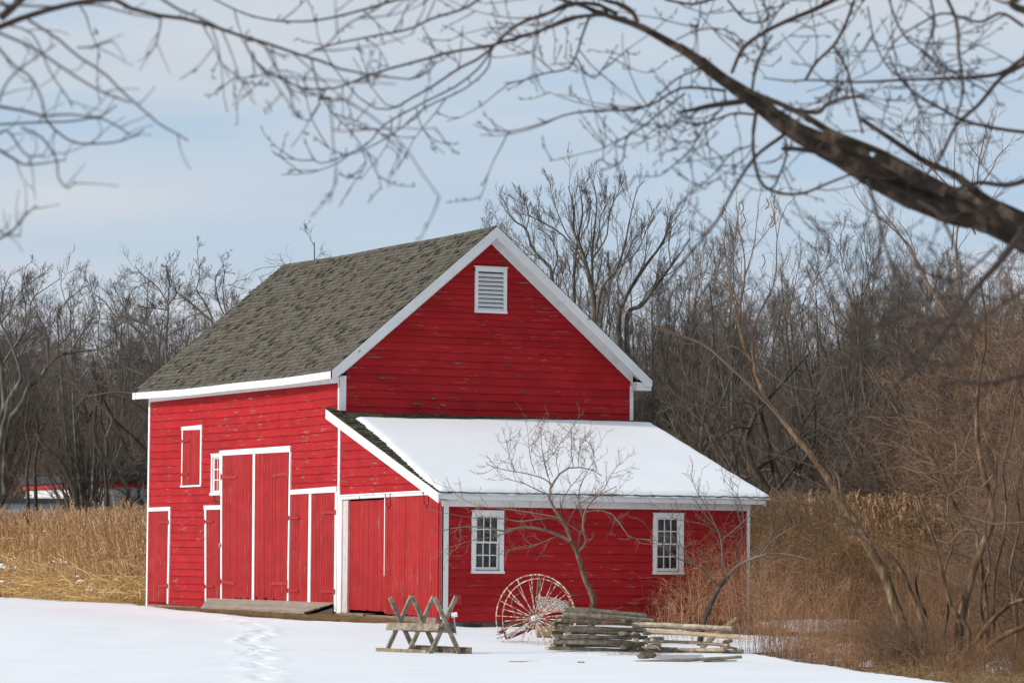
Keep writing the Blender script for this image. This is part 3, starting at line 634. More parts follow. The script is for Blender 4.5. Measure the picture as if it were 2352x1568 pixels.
# eaves of the main roof
mb = MB(); n = 14
for k in range(n):
    ya, yb = Y0-.03+(Y1-Y0+.06)*k/n, Y0-.03+(Y1-Y0+.06)*(k+1)/n; q = []
    za, zb = roof_pt(-1, DL, ya, 0)[2], roof_pt(-1, DL, yb, 0)[2]
    mb.hexa([(XE0-.02, ya, za-.19), (XE0+.02, ya, za-.19), (XE0+.02, yb, zb-.19), (XE0-.02, yb, zb-.19), (XE0-.02, ya, za-.005), (XE0+.02, ya, za+.01), (XE0+.02, yb, zb+.01), (XE0-.02, yb, zb-.005)])
mb.build('eave_board', WHITEW, barn)
mb = MB(); mb.box(XE0+.02, .0, Y0, Y1, 5.80, 5.82); mb.box(-.045, -.03, 6.0, LEN, 5.70, 5.80); mb.build('soffit', WHITE, barn)
mb = MB(); mb.hexa([(8.25, Y0, 5.73), (8.68, Y0, 5.73), (8.68, Y1, 5.73), (8.25, Y1, 5.73), (8.25, Y0, 5.95), (8.68, Y0, 5.90), (8.68, Y1, 5.90), (8.25, Y1, 5.95)]); mb.build('eave_board', WHITE, barn)
# lean-to roof ---------------------------------------------------------------
LX0, LX1, LY0, LY1 = -.30, 8.62, -.40, 6.03
def lp(xx, yy, h): return (xx, yy, lroof(yy)-.02+h)
mb = MB()
mb.hexa([lp(LX0, LY0+.01, -.06), lp(LX1, LY0+.01, -.06), lp(LX1, LY1, -.06), lp(LX0, LY1, -.06), lp(LX0, LY0+.01, 0), lp(LX1, LY0+.01, 0), lp(LX1, LY1, 0), lp(LX0, LY1, 0)])
mb.hexa([lp(LX0, LY1, -.06), lp(-.05, LY1, -.06), lp(-.05, 6.2, -.06), lp(LX0, 6.2, -.06), lp(LX0, LY1, 0), lp(-.05, LY1, 0), lp(-.05, 6.2, 0), lp(LX0, 6.2, 0)])
mb.build('lean_to_roof', SHINGLE2, barn)
mb = MB(); expo = .15; rows = int((6.2-LY0)/expo)+1
for i in range(rows):
    yb = LY0-.03+i*expo; yt = yb+expo*1.7; xx = LX0-.02
    x_end = LX1+.02 if yb < 5.95 else -.05
    yt = min(yt, 6.02) if x_end > 1 else yt
    while xx < x_end:
        wd = r.uniform(.09, .2); e = min(xx+wd, x_end)-.006; j = r.uniform(-.012, .012); l = .02+r.choice([0, 0, .004, .012]); ti = r.uniform(.6, 1.35)
        mb.hexa([lp(xx, yb+j, l), lp(e, yb+j, l), lp(e, yt, .002), lp(xx, yt, .002), lp(xx, yb+j, l+.02), lp(e, yb+j, l+.02), lp(e, yt, .006), lp(xx, yt, .006)], ti); xx += wd
mb.build('shingles', SHINGLE2, barn, fix=False)
trim('rake_board', [lambda mb: mb.hexa([(LX0-.03, LY0-.02, 2.62), (LX0+.0, LY0-.02, 2.62), (LX0, 6.22, 2.62+6.64*LSL), (LX0-.03, 6.22, 2.62+6.64*LSL), (LX0-.03, LY0-.02, 2.855), (LX0, LY0-.02, 2.855), (LX0, 6.22, 2.855+6.64*LSL), (LX0-.03, 6.22, 2.855+6.64*LSL)])], WHITEW)
trim('soffit', [lambda mb: mb.hexa([(LX0, LY0, 2.66), (.0, LY0, 2.66), (.0, 6.1, 2.66+6.5*LSL), (LX0, 6.1, 2.66+6.5*LSL), (LX0, LY0, 2.68), (.0, LY0, 2.68), (.0, 6.1, 2.68+6.5*LSL), (LX0, 6.1, 2.68+6.5*LSL)])])
trim('eave_board', [lambda mb: mb.hexa([(LX0, LY0-.0, 2.71), (LX1-.1, LY0-.0, 2.70), (LX1-.1, LY0+.03, 2.70), (LX0, LY0+.03, 2.71), (LX0, LY0-.0, 2.85), (LX1-.1, LY0-.0, 2.85), (LX1-.1, LY0+.03, 2.85), (LX0, LY0+.03, 2.85)])], WHITE)
trim('soffit', [bx(lambda u, v, w: (u, w, v), -.05, LX1-.1, 2.705, 2.72, LY0+.03, 0.)])
trim('frieze_board', [bx(frF, -.05, WX+.03, 2.55, 2.705, 0, .06)], WHITE)
trim('rake_board', [lambda mb: mb.hexa([(LX1-.1, LY0, 2.66), (LX1-.07, LY0, 2.66), (LX1-.07, LY1, 2.66+6.43*LSL), (LX1-.1, LY1, 2.66+6.43*LSL), (LX1-.1, LY0, 2.85), (LX1-.07, LY0, 2.85), (LX1-.07, LY1, 2.85+6.43*LSL), (LX1-.1, LY1, 2.85+6.43*LSL)])], WHITE)
# snow lying on the lean-to roof
nx, ny = 190, 120
uu = np.linspace(LX0-.02, LX1+.06, nx); vv = np.linspace(LY0-.04, LY1, ny); X, Y = np.meshgrid(uu, vv, indexing='ij')
edgeL = X-(LX0+.02+.44*S01((Y-LY0)/6.6)**.8*1.0)
edgeT = (5.40+.03*X-.05*np.sin(X*.8))-Y-.35*S01((X-6)/3)*0
sdm = np.minimum(np.minimum(edgeL, edgeT), np.minimum(LX1+.04-X, Y-(LY0+.0)))+.025*wav(X, Y, 21, 5., 3)
hh = np.where(sdm > 0, .085*(1-np.exp(-np.maximum(sdm, 0)/.05)), -.04)+.006*wav(X, Y, 22, 1.5, 4)*(sdm > .1)
Z = lroof(Y)+.012+hh; V = np.stack([X, Y, Z], -1).reshape(-1, 3); Fc = grid_faces(nx, ny); keep = sdm.ravel()[Fc].max(1) > -.0
o = bpy.data.objects.new('roof_snow', mesh_np('roof_snow', V, Fc[keep], None, SNOW)); COL.objects.link(o); tag(o, 'smooth white snow lying over the lean-to roof', 'snow', kind='stuff')
# loading ramp
zr_ = .09
ramp = empty('loading_ramp', (0, 10, 0), 'low grey plank ramp in front of the big barn doors', 'ramp')
mb = MB(); y0_, y1_ = 6.2, 14.8; k = 0
n = 9
for i in range(n):
    x0_ = -.86+i*.09; mb.hexa([(x0_, y0_+r.uniform(-.03, .03), zr_-.16+i*.028), (x0_+.083, y0_, zr_-.135+i*.028), (x0_+.083, y1_-1.6*(1-i/n), zr_-.135+i*.028), (x0_, y1_-1.6*(1-i/n), zr_-.16+i*.028), (x0_, y0_, zr_-.115+i*.026), (x0_+.083, y0_, zr_-.09+i*.026), (x0_+.083, y1_-1.6*(1-i/n), zr_-.09+i*.026), (x0_, y1_-1.6*(1-i/n), zr_-.115+i*.026)], r.uniform(.85, 1.1))
o = mb.build('plank', DECK, ramp)
mb = MB(); mb.hexa([(-.82, 6.24, -.36), (-.06, 6.24, -.30), (-.06, 6.29, -.30), (-.82, 6.29, -.36), (-.82, 6.24, -.145), (-.06, 6.24, .08), (-.06, 6.29, .08), (-.82, 6.29, -.145)]); o = mb.build('end_board', DECK, ramp)

# ------------------------------------------------------------------ things in the yard
def vec(t, s, z=0.): return t*RH+s*FH+np.array((0, 0, z))
# sawbuck: three crossed pairs of legs joined by boards
c0 = P(882, 1500, 70.0); c0[2] = gz(c0[0], c0[1])+.03
saw = empty('sawbuck', c0, 'grey weathered wooden sawbuck of three crossed leg pairs standing in the snow', 'sawbuck')
AX = vec(.455, -.33); CX = vec(.60, .42)          # spacing of the pairs; from near feet to far feet
H = 1.17; wl = .085; tl = .055
legs = []
for k in range(3):
    b = c0+AX*k
    jj = [random.uniform(-.02, .02) for _ in range(4)]
    cxn = CX/np.linalg.norm(CX); axn = AX/np.linalg.norm(AX)
    nf = b-cxn*0+np.array((0, 0, -.05)); ff = b+CX+np.array((0, 0, -.05))
    topn = b+CX*.88+np.array((0, 0, H+jj[0])); topf = b+CX*.10-AX*.0+np.array((0, 0, H-.02+jj[1]))
    mb = MB(); mb.beam(nf, topn+(axn*.0), wl, tl, cxn, random.uniform(.9, 1.15)); mb.build('leg', GREYWOOD, saw, bevel=.006)
    mb = MB(); mb.beam(ff+axn*.06, topf+axn*.06, wl, tl, cxn, random.uniform(.8, 1.05)); mb.build('leg', GREYWOOD, saw, bevel=.006)
cxn = CX/np.linalg.norm(CX); axn = AX/np.linalg.norm(AX)
zz = np.array((0, 0, 1.))
mb = MB(); lo = c0+CX*.33-cxn*.085; mb.beam(lo-axn*.10+zz*.56, lo+AX*2+axn*.08+zz*.56, .155, .03, zz+cxn*.4, 1.05); mb.build('cross_board', GREYWOOD, saw, bevel=.005)
mb = MB(); lo = c0+CX*.60+cxn*.06; mb.beam(lo-axn*.06+zz*.53, lo+AX*2+axn*.14+zz*.52, .15, .03, zz-cxn*.4, .7); mb.build('cross_board', GREYWOOD, saw, bevel=.005)
mb = MB(); mb.beam(c0-axn*.14-cxn*.06+zz*.07, c0+AX*2+axn*.0-cxn*.06+zz*.05, .13, .035, zz, 1.1); mb.build('foot_board', GREYWOOD, saw, bevel=.005)
mb = MB(); mb.beam(c0+CX+cxn*.0+zz*.10, c0+CX+AX*2+axn*.30+zz*.08, .17, .035, zz, .55); mb.build('foot_board', GREYWOOD, saw, bevel=.005)
# little sign on a stake
b = P(1049, 1440, 79.0); b[2] = gz(b[0], b[1])-.05
sign = empty('garden_sign', b, 'small white card on a leaning metal stake by the lean-to corner', 'sign')
top = P(1042, 1411, 78.9)
mb = MB(); mb.beam(b, top, .03, .012, RH); mb.build('stake', GALV, sign)
mb = MB(); rd = RH+np.array((0, 0, .12)); q = P(1036.5, 1411.5, 78.85); mb.beam(q, q+rd*.135, .105, .008, zz, 1.); mb.build('card', WHITE, sign)
mb = MB()
for a_, l_ in ((.012, .02), (.05, .008), (.095, .022)): mb.beam(q+rd*a_-FH*.006-zz*.025, q+rd*(a_+l_)-FH*.006-zz*.025, .022, .002, zz, 1.)
mb.build('print', PRINT, sign)

# hay rake -------------------------------------------------------------
hub = P(1230.5, 1418.5, 77.0)
rake_ = empty('hay_rake', (hub[0], hub[1], gz(hub[0], hub[1])), 'rusty white horse-drawn hay rake with a tall spoked wheel', 'hay rake')
axk = FH*cos(radians(24))+RH*sin(radians(24)); e1 = np.cross(axk, zz); e1 /= np.linalg.norm(e1)
def wheel(c, R1, R2, ns, gap, jit):
    mb = MB()
    def ring(R, off, wr, sq):
        pts = [c+axk*off+R*(cos(a)*e1+sin(a)*zz*sq) for a in np.linspace(0, 2*pi, 65)[:-1]]; return pts
    mb.tube(ring(R1, 0, 0, 1), .0145, 6, closed=True)
    wh = mb.build('wheel', RUSTW, rake_, smooth=True)
    mb = MB(); mb.tube([p_ for p_ in ring(R2, gap, 0, 1)], .0125, 6, closed=True); mb.build('inner_rim', RUSTW, wh, smooth=True)
    for k in range(ns):
        a = 2*pi*k/ns+.12+random.uniform(-jit, jit); odd = k % 2
        R, o_ = (R1, 0) if odd else (R2, gap)
        mb = MB(); tip = c+axk*o_+R*(cos(a)*e1+sin(a)*zz); root = c+axk*(-.08 if odd else .06)+.035*(cos(a)*e1+sin(a)*zz)
        mid = (tip+root)/2+random.uniform(-.008, .008)*e1; mb.tube([root, mid, tip], .0085, 5); mb.build('spoke', RUSTW, wh, smooth=True)
    mb = MB(); mb.tube([c-axk*.15, c-axk*.13, c-axk*.05, c+axk*.12], [.028, .055, .075, .07], 14); mb.tube([c-axk*.17, c-axk*.15], [.018, .022], 10); mb.build('hub', COILW, wh, smooth=True)
    return wh
wheel(hub, .955, .865, 36, .14, .02)
def ln(name, pts, r_, m, sides=6, smooth=True):
    mb = MB(); mb.tube(pts, r_, sides); return mb.build(name, m, rake_, smooth=smooth)
D77 = 77.6
ln('lever', [P(1238, 1316, D77), P(1233, 1368, D77), P(1229, 1400, D77)], .022, GREENM, 4)
ln('lever', catmull([P(1193, 1362, D77), P(1180, 1371, D77), P(1175, 1388, D77), P(1182, 1412, D77), P(1192, 1436, D77), P(1196, 1450, D77)], 16), .011, GREENM)
mb = MB(); mb.beam(P(1150, 1447, D77), P(1228, 1398, D77), .07, .05, zz); mb.beam(P(1163, 1466, D77), P(1228, 1440, D77), .065, .05, zz); mb.beam(P(1163, 1466, D77), P(1158, 1446, D77), .05, .05, RH); mb.beam(P(1213, 1450, D77), P(1196, 1405, D77+.3), .05, .05, RH)
mb.tube([P(1142, 1450, D77), P(1152, 1450, D77), P(1165, 1440, D77)], [.03, .035, .03], 8); mb.build('frame', RUST, rake_)
mb = MB(); mb.tube([P(1222, 1436, D77+.5), P(1330, 1428, D77+1.2)], .035, 8); mb.tube([hub, hub+axk*2.4], .03, 8); mb.build('axle', RUST, rake_)
# coil spring
a = P(1168, 1458, D77-.05); b2 = P(1214, 1434, D77-.05); dd = (b2-a)/np.linalg.norm(b2-a); s1 = np.cross(dd, FH); s1 /= np.linalg.norm(s1)
ln('spring', [a+(b2-a)*q+.036*(cos(q*2*pi*26)*s1+sin(q*2*pi*26)*FH) for q in np.linspace(0, 1, 260)], .007, COILW, 4)
# curved tines sweeping down to the right
for k in range(15):
    st = P(1233+k*.6, 1383+k*2.4, D77+.1+k*.10)
    pts = [st, P(1243+k*1.2, 1372+k*2.5, D77+.1+k*.10), P(1262+k*1.1, 1371+k*2.4, D77+.1+k*.1), P(1285+k*.9, 1377+k*2.2, D77+.1+k*.1), P(1303+k*.6, 1391+k*2.2, D77+.1+k*.1), P(1306+k*.3, 1412+k*2., D77+.1+k*.1)]
    ln('tine', catmull(pts, 14), .0085, RUSTW if k % 3 else COILW, 4)
for k in range(4):
    cc = P(1238+k*2.6, 1376+k*5, D77-.1+k*.05)
    ln('tine_coil', [cc+.075*(cos(q)*RH+sin(q)*zz*1.1)+FH*q*.006 for q in np.linspace(0, 4*pi, 30)], .008, COILW, 4)
for k in range(5):
    ln('tine', [P(1258+k*3, 1396+k*1.5, D77), P(1300+k*2, 1377+k*2.6, D77+.2)], .009, COILW, 4)
for (xa, ya, xb, yb) in ((1141, 1457, 1162, 1451), (1141, 1465, 1165, 1459), (1262, 1480, 1300, 1461), (1265, 1491, 1300, 1476)):
    ln('rod', [P(xa, ya, D77-.3), P(xb, yb, D77-.1)], .009, RUST, 5)
# round of log behind the wheel
c = P(1258, 1449, 79.2); mb = MB(); mb.tube([c-RH*.28-zz*.02, c-RH*.2, c+RH*.2, c+RH*.35], [.19, .2, .2, .17], 12); o = mb.build('log', TANWOOD, None, smooth=False, bevel=.01); tag(o, 'short pale round of log lying between the rake wheel and the fence', 'log')

# split-rail fence --------------------------------------------------------
def rail(par, x0, y0, s0, x1, y1, s1, r_, m=GREYWOOD, tint=None, name='rail', point=False, K=9):
    a = P(x0, y0, s0); b = P(x1, y1, s1); rr = 1.05*r_*s0/FPX; mb = MB(); pts = []; n = 6; ph = random.uniform(0, 6)
    prof = [(cos(2*pi*k/n+ph)*random.uniform(.7, 1.3), sin(2*pi*k/n+ph)*random.uniform(.55, 1.15)) for k in range(n)]
    d = (b-a)/np.linalg.norm(b-a); up_ = np.array((0, 0, 1.)); sd = np.cross(d, up_); sd /= np.linalg.norm(sd); up2 = np.cross(sd, d)
    vs_ = []; bow = random.uniform(-.02, .03)
    for i in range(K):
        f = i/(K-1); c = a+(b-a)*f+zz*bow*sin(pi*f)+(up2*random.uniform(-.1, .1)+sd*random.uniform(-.1, .1))*rr*.6
        q = rr*(1-.12*f)*random.uniform(.9, 1.08)
        if point and i >= K-2: q *= .75 if i == K-2 else .15
        if i == 0: q *= .85
        vs_ += [c+(up2*v_*random.uniform(.9, 1.1)+sd*u_*1.3)*q for u_, v_ in prof]
    fs = [tuple(range(n))[::-1], tuple((K-1)*n+k for k in range(n))]
    for i in range(K-1):
        for k in range(n): fs.append((i*n+k, i*n+(k+1) % n, (i+1)*n+(k+1) % n, (i+1)*n+k))
    mb.poly(vs_, fs, tint*1.15 if tint else random.uniform(.95, 1.75)); return mb.build(name, m, par)
ZX = lambda X: 1091+X*.293; ZY = lambda Y: 1263.3+Y*.293
b = P(1480, 1495, 75); fence = empty('rail_fence', (b[0], b[1], gz(b[0], b[1])), 'low stacked split-rail fence of grey weathered rails in zigzag', 'fence')
A_ = [(690, 465, 1335, 518, 6.2), (705, 492, 1385, 548, 5), (665, 545, 1310, 585, 6.5), (655, 610, 1330, 628, 6.8), (640, 672, 1345, 682, 6), (600, 712, 1340, 735, 6.8), (560, 765, 1275, 783, 6)]
for i, (x0, y0, x1, y1, r_) in enumerate(A_): rail(fence, ZX(x0), ZY(y0), 71.20, ZX(x1), ZY(y1), 72.70, r_+.6)
for (x0, y0, x1, y1, r_) in ((640, 520, 1300, 560, 5), (620, 640, 1290, 660, 5.5), (700, 745, 1300, 762, 5)): rail(fence, ZX(x0), ZY(y0), 71.80, ZX(x1), ZY(y1), 73.30, r_*.8, tint=.9)
B_ = [(1235, 582, 2020, 615, 6.6, GREYWOOD), (1345, 715, 1990, 742, 5.5, GREYWOOD), (1275, 778, 2100, 792, 5.5, GREYWOOD), (1400, 760, 1960, 775, 5, GREYWOOD)]
for (x0, y0, x1, y1, r_, m) in B_: rail(fence, ZX(x0), ZY(y0), 72.00, ZX(x1), ZY(y1), 71.00, r_+.4, m)
rail(fence, ZX(1350), ZY(640), 71.60, ZX(2165), ZY(695), 70.60, 7.4, TANWOOD, name='rail', point=True)
# rails running away to the back at each corner of the zigzag
for (x0, y0, x1, y1, s1, r_) in ((600, 568, 760, 560, 74.30, 5.5), (585, 645, 740, 640, 74.30, 6), (610, 600, 730, 600, 74.30, 5.5), (640, 690, 770, 690, 74.30, 5), (610, 745, 750, 735, 73.80, 6), (1160, 548, 1250, 556, 74.80, 5), (1150, 650, 1270, 655, 74.80, 6), (1160, 755, 1290, 758, 74.80, 5.5), (1330, 650, 1400, 640, 73.80, 6), (1340, 710, 1460, 690, 73.80, 6.5), (1330, 755, 1440, 745, 73.80, 6), (1930, 800, 2010, 808, 73.30, 5), (1960, 715, 2000, 705, 73.80, 6), (1940, 760, 2040, 768, 73.80, 5)):
    rail(fence, ZX(x0), ZY(y0), 71.10, ZX(x1), ZY(y1), s1, r_, K=5, tint=random.uniform(.6, 1.1))
for (x0, y0, x1, y1, r_) in ((690, 515, 790, 530, 4.5), (700, 655, 750, 650, 4), (1380, 700, 1460, 720, 7), (1340, 745, 1420, 750, 5), (1235, 700, 1275, 702, 4), (1940, 765, 1975, 768, 3.5), (1230, 655, 1265, 650, 4)):
    rail(fence, ZX(x0), ZY(y0), 70.70, ZX(x1), ZY(y1), 70.80, r_, K=4, name='chock')
def loose(name, label, cat, args, m=GREYWOOD, **k):
    o = rail(None, *args, m, name=name, **k); return tag(o, label, cat)
loose('fallen_rail', 'long brown rail lying lowest in front of the right fence end', 'rail', (ZX(1255), ZY(875), 65.2, ZX(2085), ZY(835), 65.8, 5.8), tint=.75)
loose('fallen_rail', 'short pale rail under the right end of the low front rail', 'rail', (ZX(1790), ZY(882), 65.6, ZX(2050), ZY(872), 66.2, 4.5))
loose('wooden_prop', 'broken brown split post leaning up behind the right fence end', 'post', (ZX(1775), ZY(765), 73.5, ZX(2060), ZY(530), 72.3, 5.2), TANWOOD, tint=.65, K=7)
loose('wood_block', 'dark grey block of split wood at the left of the low front rail', 'wood block', (ZX(1305), ZY(832), 65.6, ZX(1395), ZY(820), 66.5, 8.5), tint=.6, K=3)
def net(px0, px1, py0, py1, s_, label):
    mb = MB(); n = 26
    for i in range(n):
        f = i/n
        for sgm in (1, -1):
            pts = []
            for j in range(8):
                g = j/7; q = P(px0+(px1-px0)*min(1, max(0, f+sgm*.06*g)), py0+(py1-py0)*(g+.2*sin(f*5)*g), s_+(1-g)*.9); pts.append(q)
            mb.tube(pts, .007, 4)
    o = mb.build('netting', NET, None); tag(o, label, 'netting')
net(ZX(1395), ZX(1790), ZY(818), ZY(846), 66.2, 'dark plastic netting crumpled behind the low front rail')
net(ZX(750), ZX(860), ZY(732), ZY(752), 71.8, 'scrap of dark netting caught under the left fence rails')
for (px, py, l_, label) in ((1195, 1530, .42, 'thin brown edge of a buried board in the snow, nearer the sawbuck'), (1334, 1531, .12, 'tiny brown chip of wood poking out of the snow left of the fence foot')):
    q = onz(px, py, -.62); q[2] = gz(q[0], q[1])+.085; mb = MB(); mb.beam(q-RH*l_/2, q+RH*l_/2+FH*.05, .05, .03, FH, .9); o = mb.build('buried_board', TANWOOD, None); tag(o, label, 'board')

# ------------------------------------------------------------------ dead grass, reeds and brush
def ribbons(name, X, Y, Z, Hh, lean, bend, wid, m, K=4, tintr=(.6, 1.3), sides=3, tgt=None, ldir=None):
    n = len(X); az = rng.uniform(0, 2*pi, n) if ldir is None else ldir
    f = np.linspace(0, 1, K)[None, :]; dx = lean*f+bend*f**2
    Pn = np.stack([X[:, None]+np.cos(az)[:, None]*dx*Hh[:, None], Y[:, None]+np.sin(az)[:, None]*dx*Hh[:, None], Z[:, None]+Hh[:, None]*f*(1-.35*np.minimum(np.abs(dx), 1.6)**1.5*f)], -1)
    Rn = wid[:, None]*(1-.75*f)
    tgt.add(Pn, Rn, sides, rng.uniform(*tintr, n)); return Pn
def zone(n, s0, s1, px0, px1, cond=None):
    s_ = rng.uniform(s0, s1, n); px = rng.uniform(px0, px1, n); t_ = s_*(px-1176)/FPX
    x = CAM[0]+s_*FH[0]+t_*RH[0]; y = CAM[1]+s_*FH[1]+t_*RH[1]
    k = np.ones(n, bool) if cond is None else cond(x, y, s_, px); return x[k], y[k], s_[k], px[k]
inbarn = lambda x, y: (x > -.6) & (x < 8.9) & (y > -.2) & (y < 20)
def gzn(x, y):
    s_ = (x-CAM[0])*FH[0]+(y-CAM[1])*FH[1]; t_ = (x-CAM[0])*RH[0]+(y-CAM[1])*RH[1]; return gz(x, y)+hill(s_, t_)-.06
def reeds(name, n, s0, s1, px0, px1, cond, hmean, label):
    T = Tubes(); x, y, s_, px = zone(n, s0, s1, px0, px1, cond); z = gzn(x, y); m = len(x)
    Hh = hmean(x, y, s_)*((1.06-np.abs(rng.normal(0, .17, m))) if px0 > 1000 else rng.normal(1, .09, m)); lean = rng.normal(0, .05, m)[:, None]; bend = np.abs(rng.normal(.05, .07, m))[:, None]
    az = rng.normal(-2.4, 1.2, m)
    Pn = ribbons('', x, y, z, Hh, lean, bend, rng.uniform(.005, .010, m), REED, 4, tgt=T, ldir=az)
    for q in range(2):      # leaves hanging off the stalks
        i = rng.random(m) < .75; f = rng.uniform(.3, .9, i.sum())[:, None]; b_ = Pn[i][:, 0]*(1-f)+Pn[i][:, -1]*f
        a2 = rng.uniform(0, 2*pi, i.sum()); L = rng.uniform(.2, .5, i.sum()); K = 3; g = np.linspace(0, 1, K)
        pts = b_[:, None, :]+np.stack([np.cos(a2)[:, None]*g*L[:, None], np.sin(a2)[:, None]*g*L[:, None], (g*.5-.9*g*g)*L[:, None]], -1)
        T.add(pts, np.repeat(rng.uniform(.006, .012, i.sum())[:, None], K, 1)*np.array([1, .9, .2]), 2, rng.uniform(.7, 1.4, i.sum()))
    # bent and broken stalks low down
    i = rng.random(m) < .5; k_ = i.sum(); a2 = rng.uniform(0, 2*pi, k_); L = rng.uniform(.5, 1.5, k_); g = np.linspace(0, 1, 3)
    zz0 = rng.uniform(.0, 1.1, k_); sl_ = rng.normal(.1, .35, k_)
    pts = np.stack([x[i], y[i], z[i]+zz0], -1)[:, None, :]+np.stack([np.cos(a2)[:, None]*g*L[:, None], np.sin(a2)[:, None]*g*L[:, None], sl_[:, None]*g*L[:, None]], -1)
    T.add(pts, np.repeat(rng.uniform(.005, .009, k_)[:, None], 3, 1), 3, rng.uniform(.8, 1.5, k_))
    o = T.build(name, REED); tag(o, label, 'reeds', kind='stuff')
    PT = Tubes(); i = rng.random(m) < .62; tip = Pn[i][:, -1]; n2 = len(tip); ad = az[i]; tt = rng.uniform(.7, 1.2, n2)
    for q in range(9):
        f = q/8; a2 = ad+rng.normal(0, .9, n2); L = rng.uniform(.07, .15, n2); g = np.linspace(0, 1, 3)
        b_ = tip+np.stack([np.cos(ad)*f*.06, np.sin(ad)*f*.06, -.02+f*.26-.05*f*f+0*ad], -1)
        pts = b_[:, None, :]+np.stack([np.cos(a2)[:, None]*g*L[:, None]*.42, np.sin(a2)[:, None]*g*L[:, None]*.42, (g*.9-g*g*.35)*L[:, None]], -1)
        PT.add(pts, np.stack([np.full(n2, .012), np.full(n2, .022), np.full(n2, .004)], 1)*(1.1-.5*f), 3, tt*rng.uniform(.85, 1.15, n2))
    o = PT.build(name.replace('reed_bed', 'reed_plumes'), PLUME); tag(o, label.replace('reeds', 'feathery reed plumes'), 'reeds', kind='stuff')
def edgeL_s(px): return np.interp(px, [-400, 0, 170, 342], [120, 117.5, 109, 100.5])
reeds('reed_bed', 13000, 100, 131, -60, 372, lambda x, y, s_, px: (s_ > edgeL_s(px)+.3*np.sin(px*.2)) & ~inbarn(x, y), lambda x, y, s_: 1.0+1.55*S01((s_-edgeL_s(1176+FPX*((x-CAM[0])*RH[0]+(y-CAM[1])*RH[1])/s_))/5.5), 'tan dry reeds standing left of the barn behind the snow')
reeds('reed_bed', 13000, 92, 124, 1690, 2420, lambda x, y, s_, px: ~inbarn(x, y), lambda x, y, s_: 3.25+0*x, 'tan dry reeds filling the marsh right of the barn')
# patches of snow caught in the trampled reeds
def patches(name, lst, label):
    V = []; Fs = []; b0 = 0; r_ = np.random.default_rng(5)
    for (px, py, s_, wd, hg) in lst:
        for q_ in range(15):
            c = P(px, py, s_)+RH*r_.normal()*wd*.8+FH*r_.normal()*wd*.5+zz*r_.normal()*.05; w_ = wd*r_.uniform(.08, .32); nr, na = 4, 10; prof = 1+.25*r_.normal(size=na); vs_ = []
            for i in range(nr+1):
                for j in range(na):
                    a = 2*pi*j/na; f = i/nr; vs_.append(c+(RH*cos(a)+FH*sin(a)*.8)*w_*f*max(.4, prof[j])+zz*(w_*.45*(sqrt(max(0, 1-f*f))-.3)+.006*r_.normal())+RH*.01*r_.normal())
            for i in range(nr):
                for j in range(na): Fs.append((b0+i*na+j, b0+(i+1)*na+j, b0+(i+1)*na+(j+1) % na, b0+i*na+(j+1) % na))
            V += vs_; b0 += len(vs_)
    me = mesh_np(name, np.array(V), np.array(Fs), None, SNOW); o = bpy.data.objects.new(name, me); COL.objects.link(o); tag(o, label, 'snow', kind='stuff')
patches('snow_patch', [(22, 1302, 117, .5, .12), (60, 1312, 117.5, .3, .1), (35, 1335, 116.5, .35, .1), (70, 1285, 118, .3, .08), (205, 1322, 109, .3, .1), (225, 1335, 108, .45, .1), (245, 1350, 107, .4, .1), (240, 1330, 108.5, .25, .1), (150, 1290, 111.5, .2, .05), (330, 1320, 102.5, .2, .05), (275, 1345, 105.5, .2, .06)], 'old snow caught in the trampled reeds left of the barn')
svp = np.arange(60, 94, .12); tvp = np.arange(4.5, 10.5, .06); s, t, x, y = st_grid(svp, tvp)
nm = wav(x, y, 77, .8, 5)+.35*wav(x, y, 78, 5., 3)-.40; pxx = 1176+FPX*t/s
nm = np.minimum(nm, np.minimum((pxx-1850)/60., (2330-pxx)/60.)); nm = np.minimum(nm, (-sdist(x, y, poly)-1.)*.5)-1.6*S01((s-74)/12)
z = gz(x, y)+.12*wav(x, y, 9, .6, 3)+np.where(nm > 0, .03+.12*(1-np.exp(-np.maximum(nm, 0)/.12)), -.1)+.02*wav(x, y, 79, 6, 3)
Fc = grid_faces(*x.shape); keep = nm.ravel()[Fc].max(1) > 0; keep &= ~inbarn(x, y).ravel()[Fc].any(1)
o = bpy.data.objects.new('snow_patch', mesh_np('snow_patch', np.stack([x, y, z], -1).reshape(-1, 3), Fc[keep], None, SNOW)); COL.objects.link(o); tag(o, 'old snow lying in patches among the brush at the right', 'snow', kind='stuff')
# dead grass beside the barn
T = Tubes(); n = 90000; y = rng.uniform(-6, 18, n); x = rng.uniform(-8, -.02, n)
k = (sdist(x, y, spoly) > -.12) & ~((y > 6.1) & (y < 14.5) & (x > -1.0)); x = x[k]; y = y[k]; z = gz(x, y)-.05; m = len(x)
ribbons('', x, y, z, rng.uniform(.04, .12, m), rng.uniform(.3, 1.2, m)[:, None], rng.uniform(.2, .8, m)[:, None], rng.uniform(.003, .006, m), STRAW, 3, tgt=T)
o = T.build('dead_grass', STRAW); tag(o, 'short dead grass bare of snow along the barn doors', 'grass', kind='stuff')
T = Tubes(); bxy = onz(1440, 1510, -.62); n = 500; x = bxy[0]+rng.normal(0, .55, n)*RH[0]; y = bxy[1]+rng.normal(0, .55, n)*RH[1]+rng.normal(0, .2, n); z = gz(x, y)+.02
ribbons('', x, y, z, rng.uniform(.06, .16, n), rng.uniform(.3, 1.0, n)[:, None], rng.uniform(.2, .8, n)[:, None], rng.uniform(.003, .006, n), STRAW, 3, tgt=T)
x, y, s_, px = zone(2600, 54, 62, 1985, 2420, lambda x, y, s_, px: sdist(x, y, poly) < .1); m = len(x)
